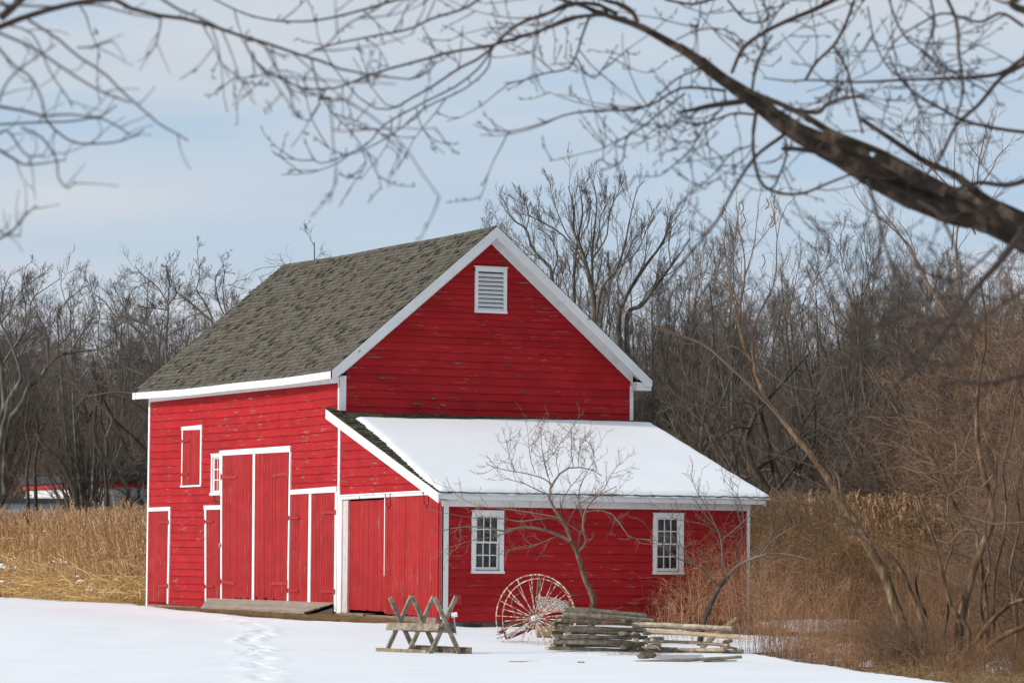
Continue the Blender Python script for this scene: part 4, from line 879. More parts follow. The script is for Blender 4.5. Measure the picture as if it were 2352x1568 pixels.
ribbons('', x, y, gzn(x, y), rng.uniform(.1, .5, m), rng.uniform(.2, 1.0, m)[:, None], rng.uniform(.2, .9, m)[:, None], rng.uniform(.002, .005, m), STRAW, 4, tgt=T)
o = T.build('dead_grass', STRAW); tag(o, 'tufts of dead grass at the fence foot and right edge of the snow', 'grass', kind='stuff')
# reddish brush along the right side
def bh(s_, px):      # height of the brush by place
    return np.interp(px, [1480, 1530, 1600, 1720, 1900, 2352], [.8, 1.3, 2.0, 2.3, 2.2, 2.0])*np.interp(s_, [55, 62, 70, 76, 90], [.30, .42, .65, 1, 1.1])*np.where((px > 1810) & (px < 2080) & (s_ < 84), .5, 1.)
T = Tubes()
x, y, s_, px = zone(10500, 56, 92, 1430, 2430, lambda x, y, s_, px: (sdist(x, y, poly) < .15*np.sin(px*.3)+.0) & ~inbarn(x, y) | ((px > 1490+30*np.sin(s_*3)) & (s_ > 78.5) & (y < -.15) & ~inbarn(x, y) & (rng.random(len(x)) < .42)))
m = len(x); hgt = bh(s_, px)*rng.uniform(.45, 1.15, m)
cl = (1+.45*wav(x, y, 55, .9, 4))*np.interp(px, [1500, 1900, 2050, 2352], [1.1, 1., .72, .62])
Pn = ribbons('', x, y, gzn(x, y), hgt, rng.normal(.05, .16, m)[:, None], np.abs(rng.normal(.2, .35, m))[:, None], rng.uniform(.0028, .0062, m), BRUSH, 6, (.3, 1.6), tgt=T); T.items[-1] = T.items[-1][:3]+(T.items[-1][3]*cl,)
i = rng.random(m) < .75; Rn = np.full(Pn[i].shape[:2], .003)
Q, R_ = kids(Pn[i], Rn, 4, .45, 55, (0, 0, .0), .25, .2, .9, 5, .0022, curl=.15); cq = np.repeat(cl[i], 4); T.add(Q, R_, 3, rng.uniform(.5, 1.5, len(Q))*cq)
Q2, R2 = kids(Q[::2], R_[::2], 3, .5, 45, (0, 0, 0), .2, .3, .9, 3, .0018); T.add(Q2, R2, 3, rng.uniform(.6, 1.6, len(Q2))*np.repeat(cq[::2], 3))
o = T.build('brush', BRUSH); tag(o, 'reddish dry weeds and brambles crowding the right of the barn', 'brush', kind='stuff')
T = Tubes(); x, y, s_, px = zone(120, 66, 90, 1760, 2350, lambda x, y, s_, px: sdist(x, y, poly) < -.5); m = len(x)
ribbons('', x, y, gzn(x, y), rng.uniform(1.2, 2.4, m), rng.normal(0, .15, m)[:, None], np.abs(rng.normal(.1, .1, m))[:, None], rng.uniform(.005, .009, m), STRAW, 5, (1, 1.6), tgt=T)
o = T.build('straw_stalks', STRAW); tag(o, 'pale straw stalks standing among the reddish brush', 'stalks', kind='stuff')

# ------------------------------------------------------------------ trees
def arr(paths, K=12, rscale=1.):
    Pn = []; Rn = []
    for p_ in paths:
        p_ = np.array(p_, float); q = catmull(p_, K); Pn.append(q[:, :3]); Rn.append(np.maximum(q[:, 3]*rscale, .002))
    return np.stack(Pn), np.stack(Rn)
def pix(path, s0, ds=None, rs=1.):
    """image-plane polyline (x, y, half width) of a branch standing at depth s0 -> world polyline with radius"""
    o = []; n = len(path); ph = random.uniform(0, 6)
    for i, q in enumerate(path):
        s_ = s0+(ds or 0)*i/(n-1); v_ = P(q[0], q[1], s_); o.append((v_[0], v_[1], v_[2], q[2]*rs*s_/FPX))
    return o
def tree_proto(kind, seed, h=13.):
    """bare tree around the origin: (trunk mesh, crown mesh)"""
    global rng
    keep = rng; rng = np.random.default_rng(seed); r_ = random.Random(seed)
    T = Tubes(); Cn = Tubes()
    if kind == 'vase':
        tr = [(0, 0, -.3, .24), (.1*r_.uniform(-1, 1), .1, h*.12, .21), (.3*r_.uniform(-1, 1), .2*r_.uniform(-1, 1), h*.28, .17), (.5*r_.uniform(-1, 1), .3*r_.uniform(-1, 1), h*.5, .12), (.7*r_.uniform(-1, 1), .5*r_.uniform(-1, 1), h*.93, .02)]
        P0, R0 = arr([tr], 14); n1, a1, u1, l1, t1 = 12, 34, .12, .62, .16
    elif kind == 'multi':
        P0, R0 = arr([[(0, 0, -.3, .2), (r_.uniform(-.4, .4), r_.uniform(-.4, .4), h*.1, .16), (r_.uniform(-1.6, 1.6), r_.uniform(-1.2, 1.2), h*.4, .12), (r_.uniform(-2.6, 2.6), r_.uniform(-2, 2), h*r_.uniform(.75, .95), .02)] for _ in range(5)], 12); n1, a1, u1, l1, t1 = 7, 30, .12, .45, .2
    elif kind == 'broom':
        P0, R0 = arr([[(0, 0, -.3, .24), (.05, .05, h*.12, .22), (a_*.25, b_*.25, h*.25, .13), (a_, b_, h*.55, .075), (a_*1.45, b_*1.45, h*r_.uniform(.85, 1.), .012)] for a_, b_ in [(2.6*cos(q*2.4+seed)*r_.uniform(.3, 1), 2.6*sin(q*2.4+seed)*r_.uniform(.3, 1)) for q in range(9)]], 12); n1, a1, u1, l1, t1 = 7, 26, .10, .42, .3
    elif kind == 'gnarled':
        P0, R0 = arr([[(0, 0, -.3, .22), (r_.uniform(-.3, .3), 0, h*.15, .2), (r_.uniform(-.9, .9), r_.uniform(-.6, .6), h*.33, .16), (r_.uniform(-1.8, 1.8), r_.uniform(-1, 1), h*.55, .10), (r_.uniform(-2.5, 2.5), r_.uniform(-1.5, 1.5), h*.8, .03)] for _ in range(2)], 12); n1, a1, u1, l1, t1 = 8, 58, .05, .55, .2
    elif kind == 'pole':
        P0, R0 = arr([[(0, 0, -.3, .15), (.2*r_.uniform(-1, 1), .1, h*.3, .12), (.5*r_.uniform(-1, 1), .3, h*.6, .08), (.7*r_.uniform(-1, 1), .3, h, .015)]], 12); n1, a1, u1, l1, t1 = 15, 42, .12, .30, .3
    T.add(P0, R0, 8)
    P1, R1 = kids(P0, R0, n1, l1, a1, (0, 0, u1), .09 if kind != 'gnarled' else .26, t1, .55, 7, .02); T.add(P1, R1, 6)
    g = kind == 'gnarled'; j = .10 if not g else .22
    P2, R2 = kids(P1, R1, 6, .55, 40 if kind != 'broom' else 28, (0, 0, u1*.9), j, .2, .6, 6, .012); Cn.add(P2, R2, 4, rng.uniform(.8, 1.1, len(P2)))
    P3, R3 = kids(P2, R2, 5, .55, 40 if kind != 'broom' else 30, (0, 0, u1*.8), j, .15, .6, 5, .0075); Cn.add(P3, R3, 3, rng.uniform(.8, 1.2, len(P3)))
    P4, R4 = kids(P3, R3, 4, .62, 38, (0, 0, .08), j, .1, .7, 4, .0052, taper=.5); Cn.add(P4, R4, 3, rng.uniform(.8, 1.2, len(P4)))
    P5, R5 = kids(P4[::2], R4[::2], 3, .7, 35, (0, 0, .1), j, .2, .8, 3, .0042, taper=.6); Cn.add(P5, R5, 3, rng.uniform(.8, 1.2, len(P5)))
    a = T.mesh('trunk', BARK if not g else BARKD), Cn.mesh('crown', TWIG)
    rng = keep; return a
PROTO = {k: [tree_proto(kd, sd_, hh_) for sd_, hh_ in lst] for k, kd, lst in (('vase', 'vase', [(1, 13), (2, 13), (3, 13)]), ('multi', 'multi', [(4, 13), (5, 13)]), ('gnarled', 'gnarled', [(6, 11), (7, 11)]), ('pole', 'pole', [(8, 14), (9, 14)]), ('broom', 'broom', [(12, 13), (13, 13)]))}
def plant(proto, loc, sc, rz, label, group, name='bare_tree', zs=1.):
    root = empty(name, loc, label, 'tree', group, rz); root.scale = (sc, sc, sc*zs)
    for nm, me in (('trunk', proto[0]), ('crown', proto[1])):
        c = bpy.data.objects.new(nm, me); COL.objects.link(c); c.parent = root
    return root
def hof(a):
    v = np.empty(len(a[1].vertices)*3, np.float32); a[1].vertices.foreach_get('co', v); return float(np.percentile(v[2::3], 99.7))
HOF = {id(a): hof(a) for l in PROTO.values() for a in l}
def put(kind, i, px, s_, topy, label, group=None, name='bare_tree', rz=None):
    b = GD(px, s_); ztop = CAM[2]+s_*(.0617+(784-topy)/FPX); base = HOF[id(PROTO[kind][i])]
    sc = (ztop-b[2])/base; return plant(PROTO[kind][i], b, sc, random.uniform(0, 6.28) if rz is None else rz, label, group, name)
GL = 'bare trees behind the barn'
# left group
put('broom', 0, -60, 128, 615, 'bare tree cut by the left edge of the photo', GL)
put('broom', 1, 205, 138, 640, 'slim upright bare tree between the forked tree and the barn', GL)
put('gnarled', 0, 400, 128, 640, 'bare broken-topped tree rising left of the barn roof', GL)
put('gnarled', 1, 560, 130, 585, 'bare tree with upright shoots behind the middle of the roof', GL)
put('broom', 1, 640, 136, 610, 'bushy bare tree just left of the ridge end', GL)
put('gnarled', 1, 742, 138, 520, 'thin crooked tree rising alone above the ridge', GL, rz=1.)
# right of the gable
put('broom', 0, 1275, 130, 470, 'tall bare tree half hidden behind the gable slope', GL)
put('broom', 1, 1500, 134, 500, 'tall bare tree right of the many-stemmed one', GL)
put('multi', 1, 1560, 135, 500, 'bare tree with leaning stems above the lean-to roof', GL)
put('broom', 1, 1205, 150, 505, 'faint bare tree peeping over the roof peak', GL)
lab = ['rounded bare tree filling the sky right of the barn', 'tall bare tree right of the lean-to', 'bare tree with a pale trunk at the right', 'bushy bare tree below the thick limb', 'bare tree at the right edge of the wood', 'slender bare tree near the right edge', 'bare forked tree behind the reeds at the right', 'dense bare tree under the overhanging limb', 'bare tree deep in the wood right of the barn']
for i, (px, s_, ty, k, j) in enumerate([(1905, 122, 478, 'broom', 0), (1740, 126, 540, 'vase', 0), (1640, 120, 640, 'multi', 0), (2080, 120, 500, 'broom', 1), (2250, 122, 470, 'vase', 2), (2340, 118, 500, 'pole', 1), (1820, 112, 640, 'gnarled', 1), (2150, 112, 560, 'gnarled', 0), (1990, 135, 520, 'vase', 0)]):
    put(k, j, px, s_, ty, lab[i], GL)
for i in range(38):          # rest of the near wood on both sides
    left = i < 8
    px = random.uniform(-60, 700) if left else random.uniform(1480, 2420); s_ = random.uniform(132, 165)
    if left: s_ += 12
    k = random.choice(['vase', 'broom', 'pole', 'gnarled']); ty = random.uniform(690, 760) if left else random.uniform(570, 700)
    put(k, random.randrange(2), px, s_, ty, 'bare tree in the wood behind the barn, one grey crown among many', 'trees of the wood behind the barn')
FARP = []
for kd, sd_, hh_ in (('vase', 31, 13), ('pole', 32, 14), ('multi', 33, 13)):
    a = tree_proto(kd, sd_, hh_); bm = bmesh.new(); bm.from_mesh(a[0]); bm.from_mesh(a[1]); me = bpy.data.meshes.new('hill_tree'); bm.to_mesh(me); bm.free(); me.materials.append(TWIGF); FARP.append(me)
for i in range(150):
    s_ = random.uniform(170, 330); px = random.uniform(-80, 860) if i < 80 else random.uniform(1250, 2440); b = GD(px, s_)
    o = bpy.data.objects.new('hill_tree', random.choice(FARP)); COL.objects.link(o); o.location = b; o.rotation_euler = (0, 0, random.uniform(0, 6.28)); q = random.uniform(.75, 1.1); o.scale = (q*1.15, q*1.15, q)
    tag(o, 'small grey bare tree on the wooded hill far behind', 'tree', 'trees on the far hill')
# thicket shrubs filling the lower wood
def shrub_proto(seed, h, m, ang=30, n0=9):
    global rng
    keep = rng; rng = np.random.default_rng(seed); T = Tubes()
    P0, R0 = arr([[(rng.uniform(-.2, .2), rng.uniform(-.2, .2), -.2, .035), (rng.uniform(-.6, .6), rng.uniform(-.6, .6), h*.4, .025), (rng.uniform(-1.6, 1.6), rng.uniform(-1.6, 1.6), h*rng.uniform(.7, 1), .008)] for _ in range(n0)], 8)
    T.add(P0, R0, 5); P1, R1 = kids(P0, R0, 9, .5, 50, (0, 0, .02), .22, .15, .6, 6, .008, curl=.08); T.add(P1, R1, 3, rng.uniform(.7, 1.3, len(P1)))
    P2, R2 = kids(P1, R1, 6, .6, 48, (0, 0, .0), .22, .1, .7, 5, .005, curl=.1); T.add(P2, R2, 3, rng.uniform(.7, 1.3, len(P2)))
    P3, R3 = kids(P2, R2, 4, .6, 45, (0, 0, .02), .2, .1, .8, 4, .0038); T.add(P3, R3, 3, rng.uniform(.7, 1.3, len(P3)))
    a = T.mesh('thicket_shrub', m); rng = keep; return a
SHR = [shrub_proto(41, 4.2, TWIG), shrub_proto(42, 4.8, TWIGR), shrub_proto(43, 3.8, TWIGC)]
def shrub(k, loc, sc, label, group=None):
    o = bpy.data.objects.new('thicket_shrub', SHR[k]); COL.objects.link(o); o.location = loc; o.rotation_euler = (0, 0, random.uniform(0, 6.28)); o.scale = (sc, sc, sc); return tag(o, label, 'shrub', group)
for i in range(44):
    if i < 18: px = random.uniform(-60, 520); s_ = random.uniform(148, 170)
    else: px = random.uniform(1500, 2430); s_ = random.uniform(112, 150)
    shrub(random.choice([0, 0, 1]), GD(px, s_), random.uniform(.9, 1.7), 'tangled bare shrub in the undergrowth behind the reeds', 'undergrowth shrubs behind the reeds')

def K_(path, k, ax, ay): return [(ax+x*k, ay+y*k, r_*k) for x, y, r_ in path]
def taper(pts, r0, r1): n = len(pts); return [(x, y, r0+(r1-r0)*i/(n-1)) for i, (x, y) in enumerate(pts)]
def traced_tree(name, label, cat, base, trunks, branches, mats, levels, K=12, group=None):
    """trunks / branches are world polylines; each level = args of kids(); twigs go to a mesh named crown"""
    root = empty(name, base, label, cat, group)
    T = Tubes(); Pt, Rt = arr(trunks, K+8); T.add(Pt, Rt, 9); T.build('trunk', mats[0], root)
    C = Tubes(); Pb, Rb = arr(branches, K); C.add(Pb, Rb, 5)
    src = (Pb, Rb)
    for i, lv in enumerate(levels):
        Q, R_ = kids(*src, **lv['k']); C.add(Q, R_, 3, rng.uniform(.8, 1.2, len(Q))); 
        if lv.get('all') : src = (np.concatenate([src[0][:, :lv['k'].get('K', 5)] if src[0].shape[1] > lv['k'].get('K', 5) else src[0], Q]), np.concatenate([src[1][:, :lv['k'].get('K', 5)], R_]))
        else: src = (Q, R_)
        for extra in lv.get('x', ()):      # additional children straight off the traced branches
            Q, R_ = kids(Pb, Rb, **extra); C.add(Q, R_, 3, rng.uniform(.8, 1.2, len(Q)))
    C.build('crown', mats[1], root); return root

LT = lambda pts, r0, r1: K_(taper(pts, r0, r1), .3296, 0, 574.2)
ltr = [pix(LT([(-20, 1750), (-5, 1400), (20, 1250), (45, 1130), (50, 1060), (130, 930), (145, 880), (130, 800), (90, 690)], 26, 9), 124), pix(LT([(-25, 1200), (25, 1100), (20, 950), (10, 820), (-10, 700)], 20, 14), 124), pix(LT([(40, 1700), (30, 1500), (45, 1230), (110, 1130), (170, 1040), (200, 950), (280, 890), (340, 800), (400, 740), (480, 715), (600, 700), (700, 690), (800, 640)], 26, 4), 124.5)]
lbr = [pix(LT(q, a, b_), 124.3, d) for q, a, b_, d in [([(20, 800), (80, 700), (160, 590), (200, 500), (220, 350), (300, 280), (420, 200)], 11, 2.5, 1), ([(340, 800), (330, 700), (330, 600), (280, 480), (210, 360), (160, 200)], 9, 2.5, -1), ([(400, 740), (410, 600), (400, 450), (470, 350), (600, 250)], 8, 2.5, 1), ([(90, 690), (30, 560), (0, 480), (20, 300), (80, 150)], 9, 2.5, 0), ([(90, 690), (160, 560), (180, 400), (150, 250), (190, 100)], 7, 2.5, -1), ([(10, 500), (70, 420), (130, 300), (250, 200), (320, 150)], 7, 2, 0), ([(200, 950), (215, 850), (260, 760), (330, 720), (480, 600), (520, 480), (430, 300), (430, 170)], 7, 2, 1), ([(480, 715), (560, 600), (620, 520), (700, 480), (650, 330), (620, 180)], 6, 2, 0)]]
FARL = [dict(k=dict(nc=8, lr=.38, ang=40, up=(0, 0, .12), jit=.12, tmin=.15, rr=.55, K=6, minr=.012)), dict(k=dict(nc=6, lr=.5, ang=38, up=(0, 0, .1), jit=.12, tmin=.15, rr=.7, K=5, minr=.0085)), dict(k=dict(nc=4, lr=.6, ang=36, up=(0, 0, .08), jit=.12, tmin=.1, rr=.8, K=4, minr=.006, taper=.6))]
b = GD(10, 124); traced_tree('bare_tree', 'grey bare tree with a forked curving trunk near the left edge', 'tree', tuple(b), ltr, lbr, (BARK, TWIG), FARL, group=GL)
Z2 = lambda pts, r0, r1: K_(taper(pts, r0, r1), .2564, 0, 1033.6)
ltr = [pix(Z2([(720, 700), (690, 480), (640, 300), (560, 130), (450, 10), (380, -60), (300, -200)], 30, 14), 121), pix(Z2([(250, 650), (250, 400), (240, 200), (270, 0), (230, -200), (260, -500)], 18, 8), 121), pix(Z2([(320, 650), (320, 400), (310, 150), (340, -100), (320, -350)], 20, 9), 121.5), pix(Z2([(1090, 700), (1100, 480), (1150, 350), (1000, 150), (900, 20), (840, -150), (860, -400)], 26, 10), 122), pix(Z2([(960, 650), (960, 400), (940, 150), (960, -50), (900, -300), (930, -600)], 20, 8), 122.5)]
lbr = [pix(LT(q, a, b_), 122, d) for q, a, b_, d in [([(1000, 870), (900, 830), (820, 790), (740, 700), (650, 690)], 12, 3, 0), ([(930, 1000), (780, 990), (600, 1020), (540, 960), (500, 900), (430, 860)], 8, 3, 0), ([(860, 1000), (700, 930), (560, 860), (430, 800), (360, 760)], 7, 2, 0), ([(1060, 780), (1000, 620), (960, 560), (880, 500), (800, 460), (740, 370), (650, 300), (600, 250)], 9, 2.5, 1), ([(1160, 640), (1100, 590), (1020, 510), (930, 490), (870, 420), (830, 330), (790, 240)], 8, 2.5, 0), ([(1160, 800), (1160, 600), (1170, 450), (1170, 380), (1100, 260), (1000, 180), (940, 110)], 9, 2.5, 0), ([(1170, 380), (1230, 300), (1190, 200), (1150, 100)], 6, 2, 0), ([(1180, 420), (1080, 405), (960, 395)], 5, 3, 0), ([(1500, 520), (1400, 430), (1340, 380), (1230, 290), (1170, 200), (1160, 110)], 9, 2, 0), ([(1480, 480), (1420, 350), (1370, 280), (1390, 180), (1375, 0)], 7, 2, 0), ([(1560, 450), (1520, 350), (1500, 200), (1560, 100)], 6, 2, 0), ([(740, 1300), (780, 1180), (700, 1080), (640, 1000)], 9, 4, 0)]]
b = GD(180, 121); traced_tree('bare_tree', 'dark crooked tree with a slanting trunk right behind the left reeds', 'tree', tuple(b), ltr, lbr, (BARKD, TWIG), [dict(k=dict(nc=9, lr=.4, ang=48, up=(0, 0, .08), jit=.2, tmin=.1, rr=.55, K=6, minr=.012))]+FARL[1:], group=GL)
RT_ = lambda pts, r0, r1: K_(taper(pts, r0, r1), .2746, 1091, 373.2)
ltr = [pix(RT_([(1010, 1900), (1000, 1500), (1000, 1300), (985, 1100), (940, 900), (880, 700), (820, 560), (830, 400), (780, 200)], 34, 3), 125), pix(RT_([(1000, 1300), (985, 1100), (980, 850), (985, 700), (1000, 550), (1020, 350), (990, 160)], 16, 3), 125, 1), pix(RT_([(1010, 1350), (1060, 1050), (1180, 900), (1250, 700), (1300, 450), (1360, 200)], 16, 3), 125, -1), pix(RT_([(1200, 1900), (1200, 1350), (1250, 1150), (1400, 900), (1550, 700), (1610, 560), (1650, 400)], 24, 3), 126), pix(RT_([(1300, 1900), (1270, 1300), (1400, 1190), (1530, 1010), (1640, 870), (1800, 640)], 24, 4), 126, 1), pix(RT_([(640, 1500), (640, 950), (600, 850), (480, 720), (430, 560), (320, 480), (210, 330)], 18, 3), 125), pix(RT_([(830, 1600), (830, 1150), (830, 900), (870, 600), (900, 400), (870, 180)], 18, 3), 126)]
lbr = [pix(RT_(q, a, b_), 125, d) for q, a, b_, d in [([(960, 950), (850, 740), (700, 580), (520, 480), (430, 420), (360, 300)], 9, 2.5, 1), ([(900, 750), (780, 620), (690, 420), (640, 250), (620, 150)], 7, 2, 0), ([(870, 650), (950, 500), (960, 350), (905, 200)], 6, 2, 0), ([(985, 800), (1100, 620), (1120, 430), (1200, 250), (1210, 190)], 8, 2, 0), ([(1180, 900), (1350, 750), (1420, 600), (1500, 380)], 7, 2, 0), ([(1060, 700), (1040, 500), (1090, 350), (1060, 200)], 6, 2, 1), ([(640, 950), (690, 800), (640, 640), (560, 560), (540, 420), (520, 280)], 8, 2, 0), ([(1130, 1000), (1125, 880), (1105, 760)], 9, 6, 0), ([(1250, 1150), (1190, 1000), (1240, 860), (1330, 640), (1440, 520)], 7, 2, -1), ([(430, 560), (450, 420), (380, 260)], 5, 2, 0), ([(1640, 870), (1620, 700), (1640, 560), (1600, 430)], 6, 2, 0)]]
b = GD(1370, 125); traced_tree('bare_tree', 'tall many-stemmed bare tree rising beside the gable', 'tree', tuple(b), ltr, lbr+[t_ for t_ in ltr if True], (BARK, TWIG), [dict(k=dict(nc=9, lr=.33, ang=30, up=(0, 0, .14), jit=.09, tmin=.3, rr=.5, K=6, minr=.011))]+[dict(k=dict(nc=6, lr=.5, ang=30, up=(0, 0, .12), jit=.09, tmin=.15, rr=.7, K=5, minr=.0075)), dict(k=dict(nc=4, lr=.6, ang=30, up=(0, 0, .1), jit=.1, tmin=.1, rr=.8, K=4, minr=.0055, taper=.6))], group=GL)

# two small fruit trees in front of the lean-to
F1 = lambda pts, r0, r1: K_(taper(pts, r0, r1), .3662, 976.2, 918.8)
s1 = 77.
trunks = [pix(F1([(1062, 1570), (1045, 1440), (1042, 1340), (1056, 1250), (1030, 1180), (1000, 1110), (975, 1020), (950, 950), (915, 880)], 24, 13), s1)]
br = [([(915, 880), (885, 790), (850, 740), (800, 660), (775, 590), (800, 530), (830, 480), (880, 430), (960, 420), (1050, 435), (1110, 475)], 13, 2.5, 0),
      ([(915, 880), (840, 845), (740, 810), (640, 795), (560, 805), (480, 820), (400, 800), (290, 790), (180, 800), (100, 820)], 11, 2, -.6),
      ([(955, 955), (1010, 890), (990, 800), (1000, 700), (1040, 640), (1080, 600), (1200, 540)], 8, 2, -.4), ([(958, 945), (965, 860), (990, 780), (985, 700), (960, 600), (1000, 480), (1060, 380)], 6, 2, .5),
      ([(1000, 700), (1100, 690), (1180, 720), (1240, 800), (1290, 860), (1380, 870), (1430, 890), (1500, 930)], 5, 1.5, -.3), ([(800, 530), (740, 490), (640, 460), (520, 440), (440, 420), (380, 395)], 4.5, 1.5, .2),
      ([(850, 740), (760, 720), (640, 700), (500, 680), (380, 670), (280, 640), (180, 580), (130, 480)], 5, 1.5, .6), ([(870, 770), (800, 740), (700, 745), (600, 760), (480, 740), (330, 740), (200, 720), (40, 690)], 5, 1.5, -.9),
      ([(775, 590), (700, 560), (620, 520), (540, 500), (470, 480)], 4, 1.5, -.3), ([(840, 845), (760, 880), (660, 920), (560, 930), (480, 945)], 4, 1.5, -.5), ([(560, 805), (460, 850), (330, 870), (220, 900), (130, 930)], 4, 1.5, -.4),
      ([(885, 790), (930, 700), (980, 640), (1060, 600), (1160, 590), (1240, 600)], 4.5, 1.5, .4), ([(850, 740), (860, 640), (900, 560), (950, 500), (1000, 440)], 4, 1.5, .8), ([(1040, 640), (1120, 560), (1160, 480), (1200, 420), (1260, 370)], 3.5, 1.2, 0),
      ([(770, 480), (745, 380), (730, 260), (720, 165)], 3, 1, 0), ([(690, 460), (660, 360), (650, 260), (640, 165)], 3, 1, 0), ([(930, 420), (918, 320), (918, 240), (913, 185)], 3, 1, 0), ([(960, 420), (965, 330), (975, 240)], 2.5, 1, 0), ([(1080, 440), (1060, 370), (1055, 310)], 2.5, 1, 0), ([(560, 440), (525, 330), (510, 245)], 2.5, 1, 0), ([(820, 400), (840, 300), (858, 235)], 2.5, 1, 0), ([(800, 480), (770, 370), (790, 215)], 2.5, 1, 0)]
branches = [pix(F1(p_, a, b), s1, d) for p_, a, b, d in br]
lv = [dict(k=dict(nc=8, lr=.25, ang=52, up=(0, 0, .10), jit=.12, tmin=.12, rr=.5, K=6, minr=.0062, Lfix=.5)), dict(k=dict(nc=3, lr=.5, ang=48, up=(0, 0, .06), jit=.12, tmin=.15, rr=.7, K=5, minr=.0048, Lfix=.22)), dict(k=dict(nc=3, lr=.5, ang=55, up=(0, 0, .05), jit=.1, tmin=.1, rr=.8, K=3, minr=.0030, Lfix=.06))]
TW1 = mat('fruit_tree_twig', [(.35, (.14, .085, .06)), (.65, (.25, .21, .165))], s=2.5, rough=.85, bmp=0, tint=True)
b = P(1364, 1492, s1); traced_tree('fruit_tree', 'small bare fruit tree with spreading branches between the two lean-to windows', 'tree', (b[0], b[1], gz(b[0], b[1])), trunks, branches, (BARKC, TW1), lv)
s2 = 77.5
trunks = [pix(F1([(1722, 1560), (1735, 1450), (1750, 1380), (1790, 1290), (1830, 1200), (1900, 1100)], 20, 15), s2)]
br = [([(1900, 1100), (1960, 1040), (2040, 1000), (2100, 975), (2200, 960), (2330, 975), (2440, 1010)], 13, 2, -1), ([(1900, 1100), (1870, 1010), (1860, 900), (1830, 800), (1740, 700), (1690, 620)], 9, 2, .4), ([(1850, 1175), (1780, 1110), (1700, 1030), (1600, 1000), (1530, 950), (1480, 890), (1400, 870)], 7, 1.5, -.5),
      ([(2040, 1000), (2110, 940), (2180, 830), (2210, 720), (2200, 640)], 6, 1.5, .4), ([(1860, 880), (1930, 820), (2000, 760), (2060, 700), (2140, 640)], 6, 1.5, -.3), ([(2100, 975), (2180, 880), (2300, 800), (2440, 760)], 6, 1.5, -.6), ([(1830, 800), (1780, 700), (1700, 560), (1660, 450)], 4, 1, .3),
      ([(1840, 830), (1760, 780), (1660, 760), (1560, 740), (1500, 680)], 4, 1.2, -.4), ([(1700, 1030), (1640, 960), (1600, 900), (1560, 860)], 4, 1.2, 0), ([(1960, 1040), (1950, 940), (1990, 840), (1960, 700), (1940, 600)], 5, 1.2, .4), ([(2000, 760), (1980, 640), (1930, 560), (1850, 480)], 3.5, 1, 0), ([(2180, 830), (2260, 760), (2330, 650), (2360, 560)], 4, 1, 0), ([(2330, 975), (2420, 900), (2520, 860)], 3, 1, 0)]
branches = [pix(F1(p_, a, b), s2, d) for p_, a, b, d in br]
b = P(1612, 1486, s2); traced_tree('fruit_tree', 'dark leaning fruit tree behind the right end of the rail fence', 'tree', (b[0], b[1], gz(b[0], b[1])), trunks, branches, (BARKD, TWIG), lv)

# leaning tree with seed pods and the clump at its right
A3 = lambda pts, r0, r1: K_(taper(pts, r0, r1), .3775, 1722.6, 976.2)
B3 = lambda pts, r0, r1: K_(taper(pts, r0, r1), .348, 1521.7, 430.7)
s3 = 62.
trunks = [pix(A3([(1100, 1620), (1075, 1500), (1040, 1400), (970, 1290), (900, 1160), (860, 1020), (820, 920), (760, 800), (700, 700), (650, 610), (580, 500), (500, 370), (430, 260), (350, 150), (270, 60), (215, -10)], 40, 15)+B3([(700, 1420), (640, 1300), (610, 1200), (560, 1090), (520, 990), (505, 880), (515, 760)], 16, 8), s3, 3),
          pix(A3([(1115, 1620), (1105, 1490), (1075, 1330), (1050, 1200), (1020, 1110), (970, 1000), (930, 900), (870, 810), (790, 740), (720, 700), (620, 640), (540, 600), (370, 600)], 24, 6), s3+.4, .5),
          pix(A3([(1160, 1620), (1150, 1490), (1110, 1300), (1085, 1180), (1040, 1080), (1010, 960), (1030, 850)], 15, 5), s3+.3, .5)]
br = [(B3([(515, 760), (540, 620), (540, 450), (500, 250), (485, 70)], 8, 1.5), 0), (B3([(610, 1200), (590, 1060), (610, 900), (680, 750), (720, 680), (750, 560), (755, 330), (800, 150), (880, 60)], 9, 1.5), .4), (B3([(520, 980), (440, 580), (480, 360), (510, 100)], 6, 1.2), -.4), (B3([(540, 600), (600, 400), (620, 250), (645, 30)], 5, 1.2), 0), (B3([(510, 780), (400, 640), (300, 560), (200, 600), (160, 640)], 5, 1.2), .3), (B3([(500, 860), (380, 800), (250, 740), (160, 660)], 5, 1.2), -.3), (B3([(640, 1130), (700, 1000), (720, 900), (760, 820), (900, 720), (1080, 580)], 7, 1.5), .3), (B3([(505, 800), (430, 600), (330, 480), (270, 370)], 5, 1.2), 0), (B3([(755, 330), (740, 180), (738, 30)], 3, 1), 0), (B3([(600, 400), (660, 330), (720, 240), (770, 90)], 4, 1), 0), (B3([(440, 580), (410, 400), (420, 230), (415, 140)], 4, 1), 0), (B3([(820, 1560), (560, 1290), (420, 1160), (280, 1040), (100, 970), (0, 925)], 10, 6), 0), (B3([(150, 990), (-30, 930), (-180, 840), (-300, 800)], 6, 2), 0),
      (A3([(640, 600), (560, 560), (450, 510), (330, 480), (200, 460), (60, 455)], 9, 4), -.5), (A3([(700, 700), (620, 650), (540, 600)], 9, 6), 0), (A3([(640, 640), (560, 440), (540, 330), (520, 280)], 10, 4), 0), (B3([(660, 1180), (800, 1290), (940, 1330), (1100, 1350)], 5, 2), -.3), (A3([(430, 260), (330, 230), (210, 190), (100, 170), (-40, 100)], 6, 2), -.6), (B3([(600, 1150), (480, 1050), (380, 1080), (280, 1180)], 5, 2), 0)]
branches = [pix(p_, 62.5 if q[1] < 1000 else s3, d) for p_, d in br for q in [p_[0]]]
